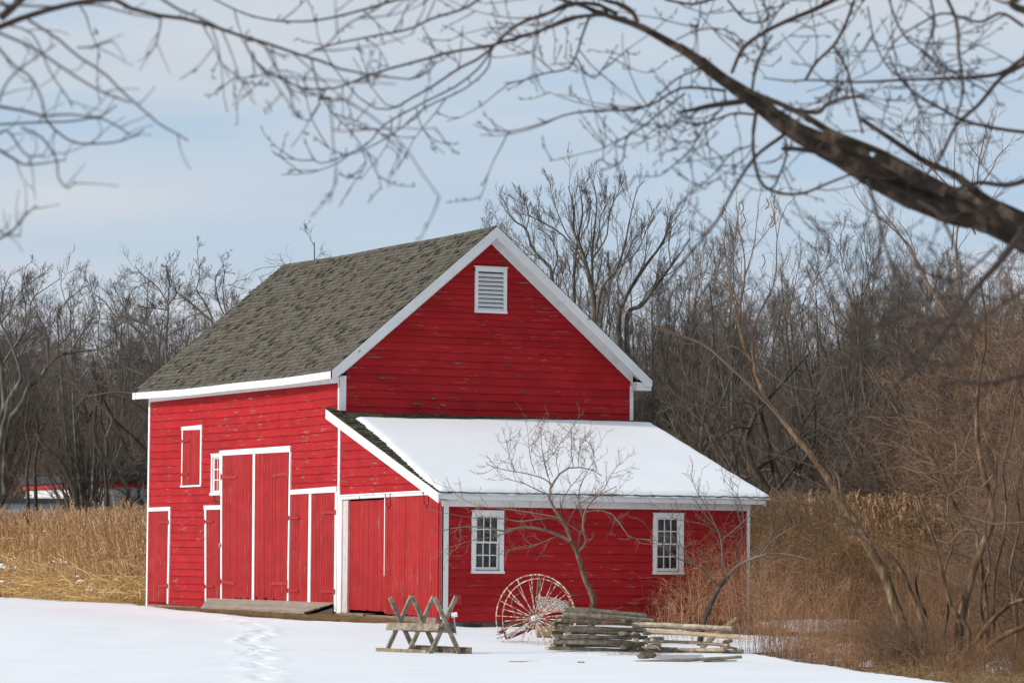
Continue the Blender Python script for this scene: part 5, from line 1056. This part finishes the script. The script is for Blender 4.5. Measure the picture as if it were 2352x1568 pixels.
lv3 = [dict(k=dict(nc=5, lr=.4, ang=38, up=(0, 0, .10), jit=.12, tmin=.15, rr=.5, K=6, minr=.0045)), dict(k=dict(nc=4, lr=.5, ang=45, up=(0, 0, .06), jit=.14, tmin=.2, rr=.7, K=5, minr=.0035))]
b = P(2140, 1530, s3); cat_tree = traced_tree('leaning_tree', 'tall tan tree leaning left across the reeds with dangling seed pods at its top', 'tree', (b[0], b[1], gz(b[0], b[1])-.1), trunks, branches, (BARKC, TWIGC), lv3)
for (x, y) in [(410, 140), (520, 90), (530, 170), (685, 70), (745, 60), (730, 170), (745, 175), (725, 190), (395, 300), (160, 540), (245, 540), (165, 690), (255, 740), (660, 440), (985, 680), (870, 590), (350, 330), (280, 770), (500, 210), (710, 180)]:
    px, py, _ = B3([(x, y)]*2, 1, 1)[0]; a0 = random.choice([-1, 1]); mb = MB()
    mb.tube(catmull([P(px, py, 61.6), P(px+a0*4, py+9, 61.6), P(px+a0*random.uniform(1, 6), py+18, 61.6), P(px-a0*random.uniform(0, 4), py+random.uniform(24, 34), 61.6)], 8), .012, 4); mb.build('seed_pod', TWIGR, cat_tree)
s4 = 63.
C3 = lambda pts, r0, r1: K_(taper(pts, r0, r1), .3662, 1837.5, 172.3)
trunks = [pix(A3([(1260, 1640), (1262, 1380), (1280, 1200), (1330, 1000), (1370, 850), (1430, 700), (1480, 560), (1440, 350), (1400, 200), (1380, 0), (1390, -260), (1440, -560), (1400, -900)], 34, 6), s4, 1),
          pix(A3([(1300, 1620), (1330, 1330), (1320, 1220), (1240, 1130), (1200, 1010), (1160, 850), (1120, 700), (1040, 500), (1000, 400), (880, 380)], 20, 5), s4-.6, 0),
          pix(A3([(1450, 1480), (1440, 1060), (1390, 750), (1370, 640), (1300, 570), (1210, 420), (1170, 300), (1100, 180), (1000, 60), (850, -150), (700, -400), (560, -560), (420, -700), (330, -860)], 16, 2), s4+.5, .5),
          pix(A3([(1480, 1480), (1480, 1060), (1500, 850), (1540, 700), (1560, 500), (1540, 250), (1600, 0), (1620, -300)], 14, 4), s4, -.5),
          pix(A3([(1400, 1430), (1470, 1330), (1560, 1270), (1667, 1225), (1800, 1160)], 20, 15), s4-1, 0), pix(A3([(1370, 1330), (1440, 1220), (1510, 1150), (1590, 1085), (1680, 1065), (1800, 1100)], 17, 13), s4-.8, 0),
          pix(A3([(1230, 1500), (1180, 1300), (1210, 1100), (1180, 900), (1240, 700), (1200, 500), (1260, 250), (1230, 0)], 10, 4), s4+.3, 0), pix(A3([(1420, 1500), (1440, 1300), (1400, 1050), (1460, 850), (1430, 600), (1500, 350), (1480, 60)], 11, 4), s4-.3, 0), pix(A3([(1600, 1500), (1620, 1200), (1580, 900), (1640, 600), (1600, 300)], 12, 5), s4-.3, 0)]
br = [(A3([(920, 250), (1020, 285), (1120, 290), (1200, 260), (1280, 180), (1340, 30)], 4, 3), 0), (A3([(1160, 290), (1250, 295), (1350, 260), (1420, 180)], 4, 3), 0), (C3([(1110, 900), (1110, 720), (1120, 560), (1150, 420), (1170, 330), (1215, 210)], 7, 1.2), 0), (C3([(1110, 720), (1200, 600), (1240, 510), (1300, 450), (1350, 370)], 5, 1.2), 0), (C3([(950, 1100), (965, 900), (970, 450), (995, 290)], 6, 1.2), 0), (C3([(850, 760), (760, 560), (720, 400), (710, 290)], 4, 1), 0), (C3([(860, 700), (830, 450), (760, 310)], 4, 1), 0), (C3([(950, 1530), (850, 1390), (760, 1230), (700, 1090), (600, 980), (480, 880), (380, 800), (310, 660)], 10, 1.5), 0), (C3([(760, 1230), (640, 1020), (520, 860), (430, 740), (365, 640)], 6, 1.2), 0), (C3([(1140, 540), (1060, 430), (1030, 280)], 4, 1), 0), (C3([(1130, 560), (1180, 420), (1230, 250)], 4, 1), 0), (C3([(1100, 1000), (1000, 800), (880, 640), (700, 470), (610, 280)], 7, 1.2), 0), (C3([(1000, 1400), (980, 1150), (990, 950), (1050, 760), (1090, 600), (1040, 540)], 8, 1.5), 0), (C3([(1380, 1100), (1250, 980), (1200, 800), (1300, 640)], 6, 1.2), 0),
      (A3([(1370, 640), (1300, 640), (1240, 690), (1200, 740)], 8, 4), 0), (A3([(1667, 590), (1480, 600), (1350, 560), (1200, 540)], 6, 3), 0), (A3([(1130, 700), (1250, 720), (1330, 660)], 7, 4), 0), (A3([(1120, 240), (1000, 200), (900, 130), (780, 110)], 6, 2), 0), (A3([(1210, 430), (1300, 380), (1400, 380), (1480, 300)], 6, 3), 0)]
branches = [pix(p_, 61.3, d) for p_, d in br]
b = P(2200, 1530, s4); traced_tree('tree_clump', 'many-stemmed tangled tree at the right edge behind the stump', 'tree', (b[0], b[1], gz(b[0], b[1])-.1), trunks, branches, (BARKC, TWIGR), [dict(k=dict(nc=6, lr=.4, ang=42, up=(0, 0, .09), jit=.15, tmin=.1, rr=.5, K=6, minr=.0045)), dict(k=dict(nc=4, lr=.5, ang=45, up=(0, 0, .04), jit=.15, tmin=.2, rr=.7, K=5, minr=.0035))])
# tree stump
c = P(2198, 1532, 61.); c[2] = gz(c[0], c[1]); mb = MB(); n = 22
for k in range(n):
    a_ = 2*pi*k/n; rr0 = .27+random.uniform(-.03, .05)*(1+sin(3*a_)*.5); q0 = c+rr0*1.15*(cos(a_)*RH+sin(a_)*FH); q1 = c+rr0*.92*(cos(a_)*RH+sin(a_)*FH)
    mb.beam(q0-zz*.15, q1+zz*(.43+random.uniform(-.09, .05)), .085, .06, RH*-sin(a_)+FH*cos(a_), random.uniform(.7, 1.3))
mb.tube([c+zz*.0, c+zz*.38], [.25, .22], 12); o = mb.build('tree_stump', BARKC, None, bevel=.012); tag(o, 'broken flat-topped stump among the stems at the lower right', 'stump')
# thicket near the right edge
for i, (px, s_, k, sc) in enumerate([(2340, 68, 1, .9), (2400, 66, 2, 1.0), (2260, 72, 1, .7), (2380, 80, 1, 1.2), (2300, 90, 1, 1.7), (2400, 88, 2, 1.8), (2190, 94, 1, 1.5), (2340, 97, 1, 1.9)]):
    shrub(k, G(px, s_), sc, 'tangled reddish shrub in the thicket at the right edge of the yard', 'thicket shrubs at the right')
for i in range(12):
    px = random.uniform(1850, 2120); s_ = random.uniform(61, 66)
    if sdist(np.array(G(px, s_)[0]), np.array(G(px, s_)[1]), poly) < -.6: shrub(2, G(px, s_, -.15), random.uniform(.2, .3), 'low bramble heap between the snow and the leaning tree', 'bramble heap at the snow edge')

# ------------------------------------------------------------------ limbs overhanging the camera side
Z5 = lambda pts, r0, r1: K_(taper(pts, r0, r1), .5118, 1148.4, 0)
Z6 = lambda pts, r0, r1: K_(taper(pts, r0, r1), .5371, 0, 0)
Z4 = lambda pts, r0, r1: K_(taper(pts, r0*1.0, r1*1.0), .403, 1493, 402)
def Z5r(pts): return K_(pts, .5118, 1148.4, 0)
SN = 15.
main = pix(Z5r([(2900, 1330, 105), (2600, 1160, 98), (2352, 1045, 80), (2200, 975, 76), (2050, 925, 70), (1900, 885, 65), (1750, 815, 59), (1600, 735, 51), (1450, 655, 45), (1290, 570, 38), (1200, 495, 33), (1090, 420, 30), (960, 330, 25), (860, 250, 22), (740, 180, 18), (620, 115, 16), (480, 70, 12), (380, 30, 9)]), SN)
trunks = [main, pix(Z5r([(2250, 1000, 20), (2150, 900, 18), (2000, 840, 18), (1850, 760, 17), (1700, 680, 16), (1500, 600, 16), (1400, 540, 15), (1300, 485, 13), (1190, 440, 12), (1100, 400, 10)]), SN-.25, .1), pix(Z5r([(2320, 980, 22), (2150, 870, 20), (2050, 790, 17), (1900, 720, 14), (1750, 620, 12), (1625, 538, 10)]), SN-.4), pix(Z5r([(1660, 690, 18), (1560, 650, 22), (1470, 620, 20), (1330, 560, 14)]), SN-.2), pix(Z5r([(2000, 860, 26), (1900, 810, 28), (1800, 760, 26), (1680, 700, 22)]), SN-.25)]
mq = catmull(np.array(main), 40)            # old vines and bark ridges wound along the limb
for k in range(12):
    ph = random.uniform(0, 6.28); i0 = random.randint(0, 12); i1 = random.randint(24, 39); st = []; tw = random.uniform(-.12, .12)
    for i in range(i0, i1, 2):
        T_ = mq[min(i+1, 39), :3]-mq[max(i-1, 0), :3]; T_ /= np.linalg.norm(T_); n1_ = np.cross(T_, zz); n1_ /= np.linalg.norm(n1_); n2_ = np.cross(T_, n1_); a_ = ph+tw*i
        st.append((*(mq[i, :3]+(cos(a_)*n1_+sin(a_)*n2_)*mq[i, 3]*random.uniform(.78, 1.05)), mq[i, 3]*random.uniform(.16, .34)))
    trunks.append(st)
end = P(2900*.5118+1148.4, 1330*.5118, SN)
q = end+RH*.9-zz*.8; q2 = q+RH*.5-zz*1.4
base_ = np.array([q2[0], q2[1], gz(q2[0], q2[1])-.2]); trunks += [[(*base_, .34), (*(q2*.5+base_*.5+RH*.1), .28), (*q, .22), (*end, .15)], [(*q, .2), (*(q+RH*.4+zz*1.5), .18), (*(q+RH*.9+zz*3.5), .12), (*(q+RH*1.2+zz*6), .05)]]
mid = [([(2110, 200), (2180, 130), (2250, 90), (2352, 55), (2450, 20), (2540, 30), (2620, 75)], Z6, 4, 8), ([(2110, 200), (2250, 150), (2352, 120), (2450, 75), (2560, 60), (2680, 80)], Z6, 5, 9)]
br = [(Z6([(2680, 80), (2560, 62), (2450, 80), (2352, 120), (2250, 150), (2110, 195), (1980, 215), (1900, 230), (1800, 260), (1700, 285), (1600, 315), (1500, 355), (1430, 378), (1330, 382), (1270, 370), (1180, 330), (1110, 280), (1060, 210), (1030, 165)], 8, 2.2), 14.6, -1),
      (Z6([(2640, 60), (2540, 15), (2450, 20), (2352, 55), (2250, 90), (2180, 130), (2110, 200), (2050, 250), (1950, 300), (1860, 365), (1760, 420), (1700, 455), (1620, 470), (1520, 405), (1460, 330), (1410, 270)], 9, 2), 15, -.5),
      (Z6([(2110, 205), (2050, 290), (1950, 370), (1850, 420), (1700, 500), (1630, 545), (1580, 610), (1500, 655), (1400, 695), (1350, 690), (1320, 640), (1300, 590)], 4.5, 2), 14.9, -.5), (Z6([(2100, 230), (2080, 300), (1980, 385), (1820, 460), (1700, 560), (1560, 640), (1480, 660), (1400, 630), (1340, 580)], 4, 2), 14.8, -.8),
      (Z5([(480, 70), (400, 70), (300, 85), (200, 130), (100, 165), (0, 190)], 8, 6), SN, 0), (Z5([(480, 60), (440, 20), (300, 20), (200, 70), (100, 100), (0, 175)], 8, 6), SN, -.2), (Z5([(620, 100), (590, 50), (540, 20), (480, 5), (400, -30)], 11, 8), SN-.1, 0), (Z5([(380, 30), (280, 0), (150, -40)], 9, 7), SN, 0),
      (Z6([(-60, 135), (0, 115), (90, 80), (200, 45), (300, 20), (380, 5), (480, -3), (520, 15), (560, 38), (680, 68), (780, 80), (900, 110), (1030, 155), (1150, 190), (1280, 235), (1380, 265), (1450, 295), (1550, 315), (1650, 330), (1750, 340), (1820, 310), (1840, 250)], 14, 2), 12.5, 1),
      (Z6([(1330, 250), (1370, 400), (1430, 490), (1500, 560), (1550, 630), (1610, 685)], 4, 2), 13.2, 0), (Z6([(1340, 215), (1450, 185), (1600, 155), (1750, 125), (1850, 80), (1980, 40), (2060, -10)], 3.5, 6), 14, 0), (Z6([(880, -20), (1000, 40), (1080, 70), (1180, 90), (1320, 92), (1450, 70), (1600, 30), (1700, 0), (1800, -20)], 3, 6), 14, 0), (Z6([(680, -10), (770, 45), (860, 80), (960, 130), (1030, 155), (1100, 180), (1180, 230), (1240, 240)], 6, 3), 12.2, 0), (Z6([(1060, 210), (1110, 285), (1170, 320), (1280, 375), (1370, 410), (1440, 430), (1500, 420)], 5, 3), 11, 0), (Z6([(1300, 240), (1400, 190), (1480, 110), (1600, 45), (1660, 0)], 3, 4), 12, 0),
      (Z5([(1040, 330), (1090, 220), (1180, 150), (1300, 90), (1400, 50), (1500, 0), (1560, -30)], 8, 12), SN+.2, 0), (Z5([(1130, 410), (1150, 290), (1180, 230), (1222, 160)], 7, 4), SN-.1, 0), (Z5([(1370, 360), (1420, 280), (1500, 200), (1550, 110), (1590, 0)], 7, 7), SN+.5, 0), (Z5([(1180, 350), (1300, 365), (1400, 360), (1600, 370), (1800, 360), (1950, 355), (2100, 350), (2250, 330), (2352, 260), (2450, 220)], 3, 11), SN-.5, 0), (Z5([(2420, 240), (2352, 290), (2250, 350), (2150, 470), (2050, 560), (1980, 700), (1900, 800)], 12, 6), SN-.5, 0),
      (Z5([(1500, 210), (1560, 320), (1590, 450), (1630, 600)], 7, 5), SN-.5, 0), (Z5([(1270, 610), (1150, 700), (1060, 830), (980, 980), (900, 1080), (800, 1200), (700, 1330)], 9, 4), SN, -3), (Z5([(1150, 490), (1135, 640), (1160, 800), (1230, 860), (1350, 870), (1480, 820), (1600, 780), (1720, 800)], 9, 4), SN-.2, 0), (Z5([(1290, 490), (1360, 500), (1430, 505), (1465, 470), (1500, 455), (1550, 440), (1640, 435)], 12, 6), SN-.3, 0), (Z5([(1550, 440), (1555, 410), (1520, 400), (1460, 430), (1430, 460)], 6, 3), SN-.3, 0),
      (Z5([(1090, 455), (950, 475), (880, 490), (815, 503)], 15, 7), SN-.2, -.2), (Z5([(1480, 690), (1400, 678), (1330, 668), (1268, 668)], 13, 9), SN-.2, -.2), (Z5([(1010, 408), (900, 395), (800, 400), (700, 460), (600, 490), (400, 500), (300, 515), (200, 550), (80, 585), (-20, 590), (-120, 560)], 7, 2), SN, -.8), (Z5([(1150, 515), (1050, 510), (960, 540), (880, 560), (810, 545)], 6, 3), SN, 0), (Z5([(830, 420), (740, 490), (640, 570), (570, 620), (550, 720), (500, 740), (450, 712)], 5, 2.5), SN, -.4), (Z5([(900, 310), (800, 350), (720, 420), (650, 480), (560, 500), (490, 460)], 5, 2), SN, .5), (Z5([(400, 80), (370, 160), (340, 255), (300, 310), (200, 330), (110, 360), (20, 375)], 6, 2.5), SN, .3), (Z5([(340, 255), (380, 320), (420, 350), (460, 310), (530, 200)], 4, 2), SN, .3), (Z5([(1010, 410), (1000, 480), (920, 565), (850, 680), (780, 740), (710, 790), (600, 790)], 5, 2), SN, -1.2), (Z5([(1140, 650), (1040, 690), (960, 780), (880, 850), (830, 890)], 4, 2), SN, -1.2), (Z5([(1280, 620), (1285, 700), (1240, 820), (1210, 850)], 6, 4), SN, 0),
      (Z4([(2110, 340), (2010, 470), (1960, 530), (1850, 650), (1750, 800), (1600, 1000), (1480, 1130), (1400, 1200)], 24, 8), 13.5, -2), (Z4([(1850, 650), (1740, 800), (1500, 870), (1300, 860), (1180, 885)], 12, 5), 12, -1), (Z4([(2240, 1090), (2132, 1140), (1900, 1190), (1760, 1175), (1640, 1205)], 18, 8), 10.5, 0), (Z4([(1240, 30), (1290, 200), (1340, 400), (1400, 600), (1400, 780), (1450, 950)], 12, 5), 11.5, -.5), (Z4([(1530, 150), (1650, 230), (1740, 420), (1780, 600), (1740, 830), (1780, 960)], 12, 5), 11.5, -.5), (Z4([(2200, 600), (2080, 690), (1900, 820), (1800, 1000), (1700, 1100)], 10, 5), 10.5, 0), (Z4([(1980, 400), (1800, 560), (1640, 640), (1500, 780), (1300, 850), (1150, 1000)], 9, 4), 11, 0), (Z4([(1220, 110), (1240, 260), (1180, 420), (1240, 620), (1180, 820)], 5, 3), 12, 0),
      (Z5([(2352, 120), (2250, 60), (2150, 100), (2000, 60), (1900, 100), (1780, 180), (1700, 300)], 8, 3), SN-1, 0), (Z5([(2400, 60), (2300, 20), (2352, -40)], 20, 14), SN-1.5, 0), (Z5([(2000, -20), (2050, 100), (2060, 250), (2080, 400), (2040, 560)], 9, 5), SN-1, 0), (Z5([(1930, -20), (1950, 120), (1900, 250), (1960, 330)], 6, 3), SN-1, 0), (Z5([(2420, 600), (2250, 580), (2080, 540), (1950, 470), (1850, 410), (1780, 330), (1750, 250)], 9, 3), SN-.5, 0), (Z5([(1740, -20), (1780, 100), (1830, 180), (1900, 230), (1990, 300), (2080, 350), (2200, 420)], 5, 4), SN-.8, 0), (Z5([(2420, 790), (2280, 830), (2150, 820), (2050, 850)], 14, 8), SN-.6, 0), (Z5([(1650, 30), (1680, 180), (1740, 300), (1820, 370), (1860, 420)], 4, 3), SN, 0), (Z5([(1020, 0), (1100, 90), (1180, 100), (1200, 60), (1180, 0)], 5, 3), SN+.5, 0), (Z5([(740, 0), (860, 20), (950, 0), (1030, -20)], 6, 5), SN+.4, 0), (Z5([(790, 180), (880, 140), (980, 130), (1060, 160), (1090, 210)], 3, 3.5), SN+.4, 0), (Z5([(900, 20), (890, 100), (860, 130)], 3, 2), SN+.3, 0)]
branches = [pix(p_, s_, d, 1.03) for p_, s_, d in br]
lvn = [dict(k=dict(nc=4, lr=.12, ang=48, up=(0, 0, .08), jit=.10, tmin=.12, rr=.45, K=6, minr=.0034, Lfix=.34, curl=.06), x=[dict(nc=9, lr=.1, ang=60, up=(0, 0, .1), jit=.1, tmin=.1, rr=.3, K=3, minr=.003, Lfix=.028, taper=.9)]), dict(k=dict(nc=2, lr=.5, ang=50, up=(0, 0, .08), jit=.12, tmin=.25, rr=.8, K=5, minr=.0030, Lfix=.15, curl=.05)), dict(k=dict(nc=3, lr=.5, ang=45, up=(0, 0, .05), jit=.1, tmin=.4, rr=1.2, K=3, minr=.0028, Lfix=.02, taper=.9))]
traced_tree('overhanging_tree', 'near tree at the right whose thick blurred limb crosses the sky above the barn', 'tree', tuple(base_), trunks, branches, (BARKL, TWIGL), lvn, K=22)
# dense blurred twigs at the upper right belong to the same tree family: a second crown part
# left tree
SL_ = 11.5
br = [([(120, 85), (250, 170), (330, 240), (440, 310), (520, 390), (600, 460), (680, 530), (760, 575), (805, 602)], 6, 3), ([(-20, 135), (130, 200), (230, 265), (350, 345), (450, 400), (560, 440)], 6, 4), ([(-20, 190), (60, 280), (130, 330), (180, 430), (190, 500)], 6, 4), ([(-40, 450), (100, 475), (190, 495), (300, 490), (420, 500), (500, 450)], 7, 3), ([(190, 500), (240, 560), (320, 610), (430, 615), (530, 600), (615, 558)], 5, 3), ([(-40, 535), (150, 525), (300, 520), (420, 505), (500, 540), (560, 580)], 5, 3), ([(-40, 620), (60, 680), (120, 705), (280, 685)], 7, 3), ([(90, 545), (180, 590), (240, 680), (250, 760), (290, 805), (322, 775)], 5, 3), ([(-40, 1040), (50, 990), (100, 930), (157, 878)], 6, 3), ([(-20, 480), (20, 370), (80, 300), (180, 230), (240, 190)], 5, 3), ([(0, 80), (60, 30), (120, -30)], 20, 14), ([(-40, 20), (100, 25), (240, 30), (400, 20), (560, 60), (690, 80)], 6, 3), ([(-40, 970), (20, 1000), (90, 1010)], 5, 3), ([(-30, 600), (30, 560), (110, 660), (190, 665)], 5, 3), ([(330, 205), (400, 200), (480, 175)], 4, 3), ([(690, 75), (670, 180), (635, 235)], 4, 3), ([(-40, 150), (20, 110), (140, 150), (210, 300), (290, 420), (310, 460)], 4, 3)]
branches = [pix(Z6(p_, a, b), SL_+random.uniform(-.5, .8), 0, 1.0) for p_, a, b in br]
e0 = P(-60, 60, SL_+.5); b0 = P(-420, 500, SL_+1.); base_ = np.array([b0[0], b0[1], gz(b0[0], b0[1])-.2])
trunks = [[(*base_, .2), (*(base_+zz*1.2-RH*.05), .17), (*(base_+zz*2.4), .14), (*e0, .03)], [(*(base_+zz*1.6), .1), (*(P(-200, 300, SL_)), .05), (*P(-40, 450, SL_), .01)]]
traced_tree('overhanging_tree', 'near tree beyond the left edge, thin blurred branches hanging into the upper left', 'tree', tuple(base_), trunks, branches, (BARKL, TWIGL), [dict(k=dict(nc=4, lr=.12, ang=55, up=(0, 0, .05), jit=.13, tmin=.12, rr=.5, K=5, minr=.0024, Lfix=.12, curl=.12))], K=16)

# ------------------------------------------------------------------ buildings seen through the wood
CREAM = mat('pale_siding', [(.3, (.45, .46, .48)), (.7, (.58, .59, .60))], s=1, rough=.8, bmp=0); RBAND = mat('red_fascia', [(.3, (.50, .03, .02)), (.7, (.60, .04, .03))], s=1, rough=.6, bmp=0)
DROOF = mat('dark_roofing', [(.3, (.05, .055, .065)), (.7, (.09, .095, .11))], s=1, rough=.9, bmp=0); BLUES = mat('grey_blue_siding', [(.3, (.16, .19, .23)), (.7, (.22, .25, .29))], s=1, rough=.8, bmp=0); BRICK = mat('brown_brick', [(.3, (.20, .08, .05)), (.7, (.28, .12, .08))], s=3, rough=.9, bmp=0)
def local(px, s_, ang):
    b = GD(px, s_); a = ang; u = RH*cos(a)+FH*sin(a); v = -RH*sin(a)+FH*cos(a); return b, u, v
def pbox(name, b, u, v, u0, u1, v0, v1, z0, z1, m, par):
    mb = MB(); mb.hexa([tuple(b+u*x+v*y+zz*z) for z in (z0, z1) for x, y in ((u0, v0), (u1, v0), (u1, v1), (u0, v1))]); return mb.build(name, m, par)
b, u, v = local(240, 137, radians(28)); sh = empty('shop_building', b, 'low white flat-roofed building with a red band behind the left reeds', 'building')
zt = CAM[2]+137*(.0617+(784-1112)/FPX)-b[2]; pbox('wall', b, u, v, 0, 14, .1, 9, 0, zt-.2, WHITE, sh); pbox('red_band', b, u, v, -.1, 14.1, 0, 9.1, zt-.199, zt, RBAND, sh); pbox('roof', b, u, v, -.2, 14.2, -.1, 9.2, zt+.003, zt+.3, DROOF, sh); pbox('grey_band', b, u, v, -.05, 14.05, .03, 9.05, zt-.95, zt-.5, CREAM, sh)
for k in range(4):
    pbox('window', b, u, v, 1.2+k*3, 2.8+k*3, .0, .09, 0.9, zt-1.0, DROOF, sh)
b2_, u2, v2 = local(60, 140, radians(8)); s2b = empty('shed_building', b2_, 'plain white flat-roofed building at the far left behind the reeds', 'building'); pbox('wall', b2_, u2, v2, -9, 2.2, 0, 6, 0, 3.6, CREAM, s2b); pbox('roof', b2_, u2, v2, -9.1, 2.3, -.1, 6.1, 3.603, 3.8, DROOF, s2b); pbox('door', b2_, u2, v2, -3, -2, -.05, -.003, 0, 2.2, DROOF, s2b)
def house(px, s_, ang, wd, dp, hw, hr, wm, label, nw=3, flr=1):
    b, u, v = local(px, s_, ang); h = empty('house', b, label, 'house'); pbox('wall', b, u, v, 0, wd, 0, dp, -1, hw, wm, h)
    mb = MB(); o_ = .35; mb.poly([tuple(b+u*x+v*y+zz*z) for x, y, z in ((-o_, -o_, hw-.1), (wd+o_, -o_, hw-.1), (wd+o_, dp+o_, hw-.1), (-o_, dp+o_, hw-.1), (-o_, dp/2, hw+hr), (wd+o_, dp/2, hw+hr))], [(0, 1, 5, 4), (2, 3, 4, 5), (0, 4, 3), (1, 2, 5), (0, 3, 2, 1)]); mb.build('roof', DROOF, h)
    for f in range(flr):
        for k in range(nw):
            x = (k+.5)*wd/nw; w_ = pbox('window', b, u, v, x-.55, x+.55, -.06, -.003, .8+f*2.7, 2.2+f*2.7, WHITE, h); pbox('pane', b, u, v, x-.42, x+.42, -.09, -.063, .92+f*2.7, 2.08+f*2.7, DROOF, w_)
    return h
house(1770, 172, radians(20), 10, 8, 6.4, 3, BLUES, 'grey-blue two-storey house glimpsed through the wood right of the lean-to', 4, 2)
house(1905, 186, radians(-15), 9, 8, 5.4, 2.6, CREAM, 'pale house glimpsed behind the leaning tree', 3, 2)
house(1500, 200, radians(5), 13, 8, 5.2, 2.5, BRICK, 'brown brick house low in the wood just right of the gable', 4, 2)
house(2080, 200, radians(10), 12, 8, 5.0, 2.5, CREAM, 'pale house deep in the wood toward the right edge', 4, 2)
house(40, 215, radians(12), 7, 7, 4.6, 2.4, CREAM, 'small white house on the wooded slope at the left', 2, 1)
house(235, 225, radians(-10), 9, 7, 4.2, 2.4, BLUES, 'grey house on the wooded slope left of the barn roof', 3, 1)
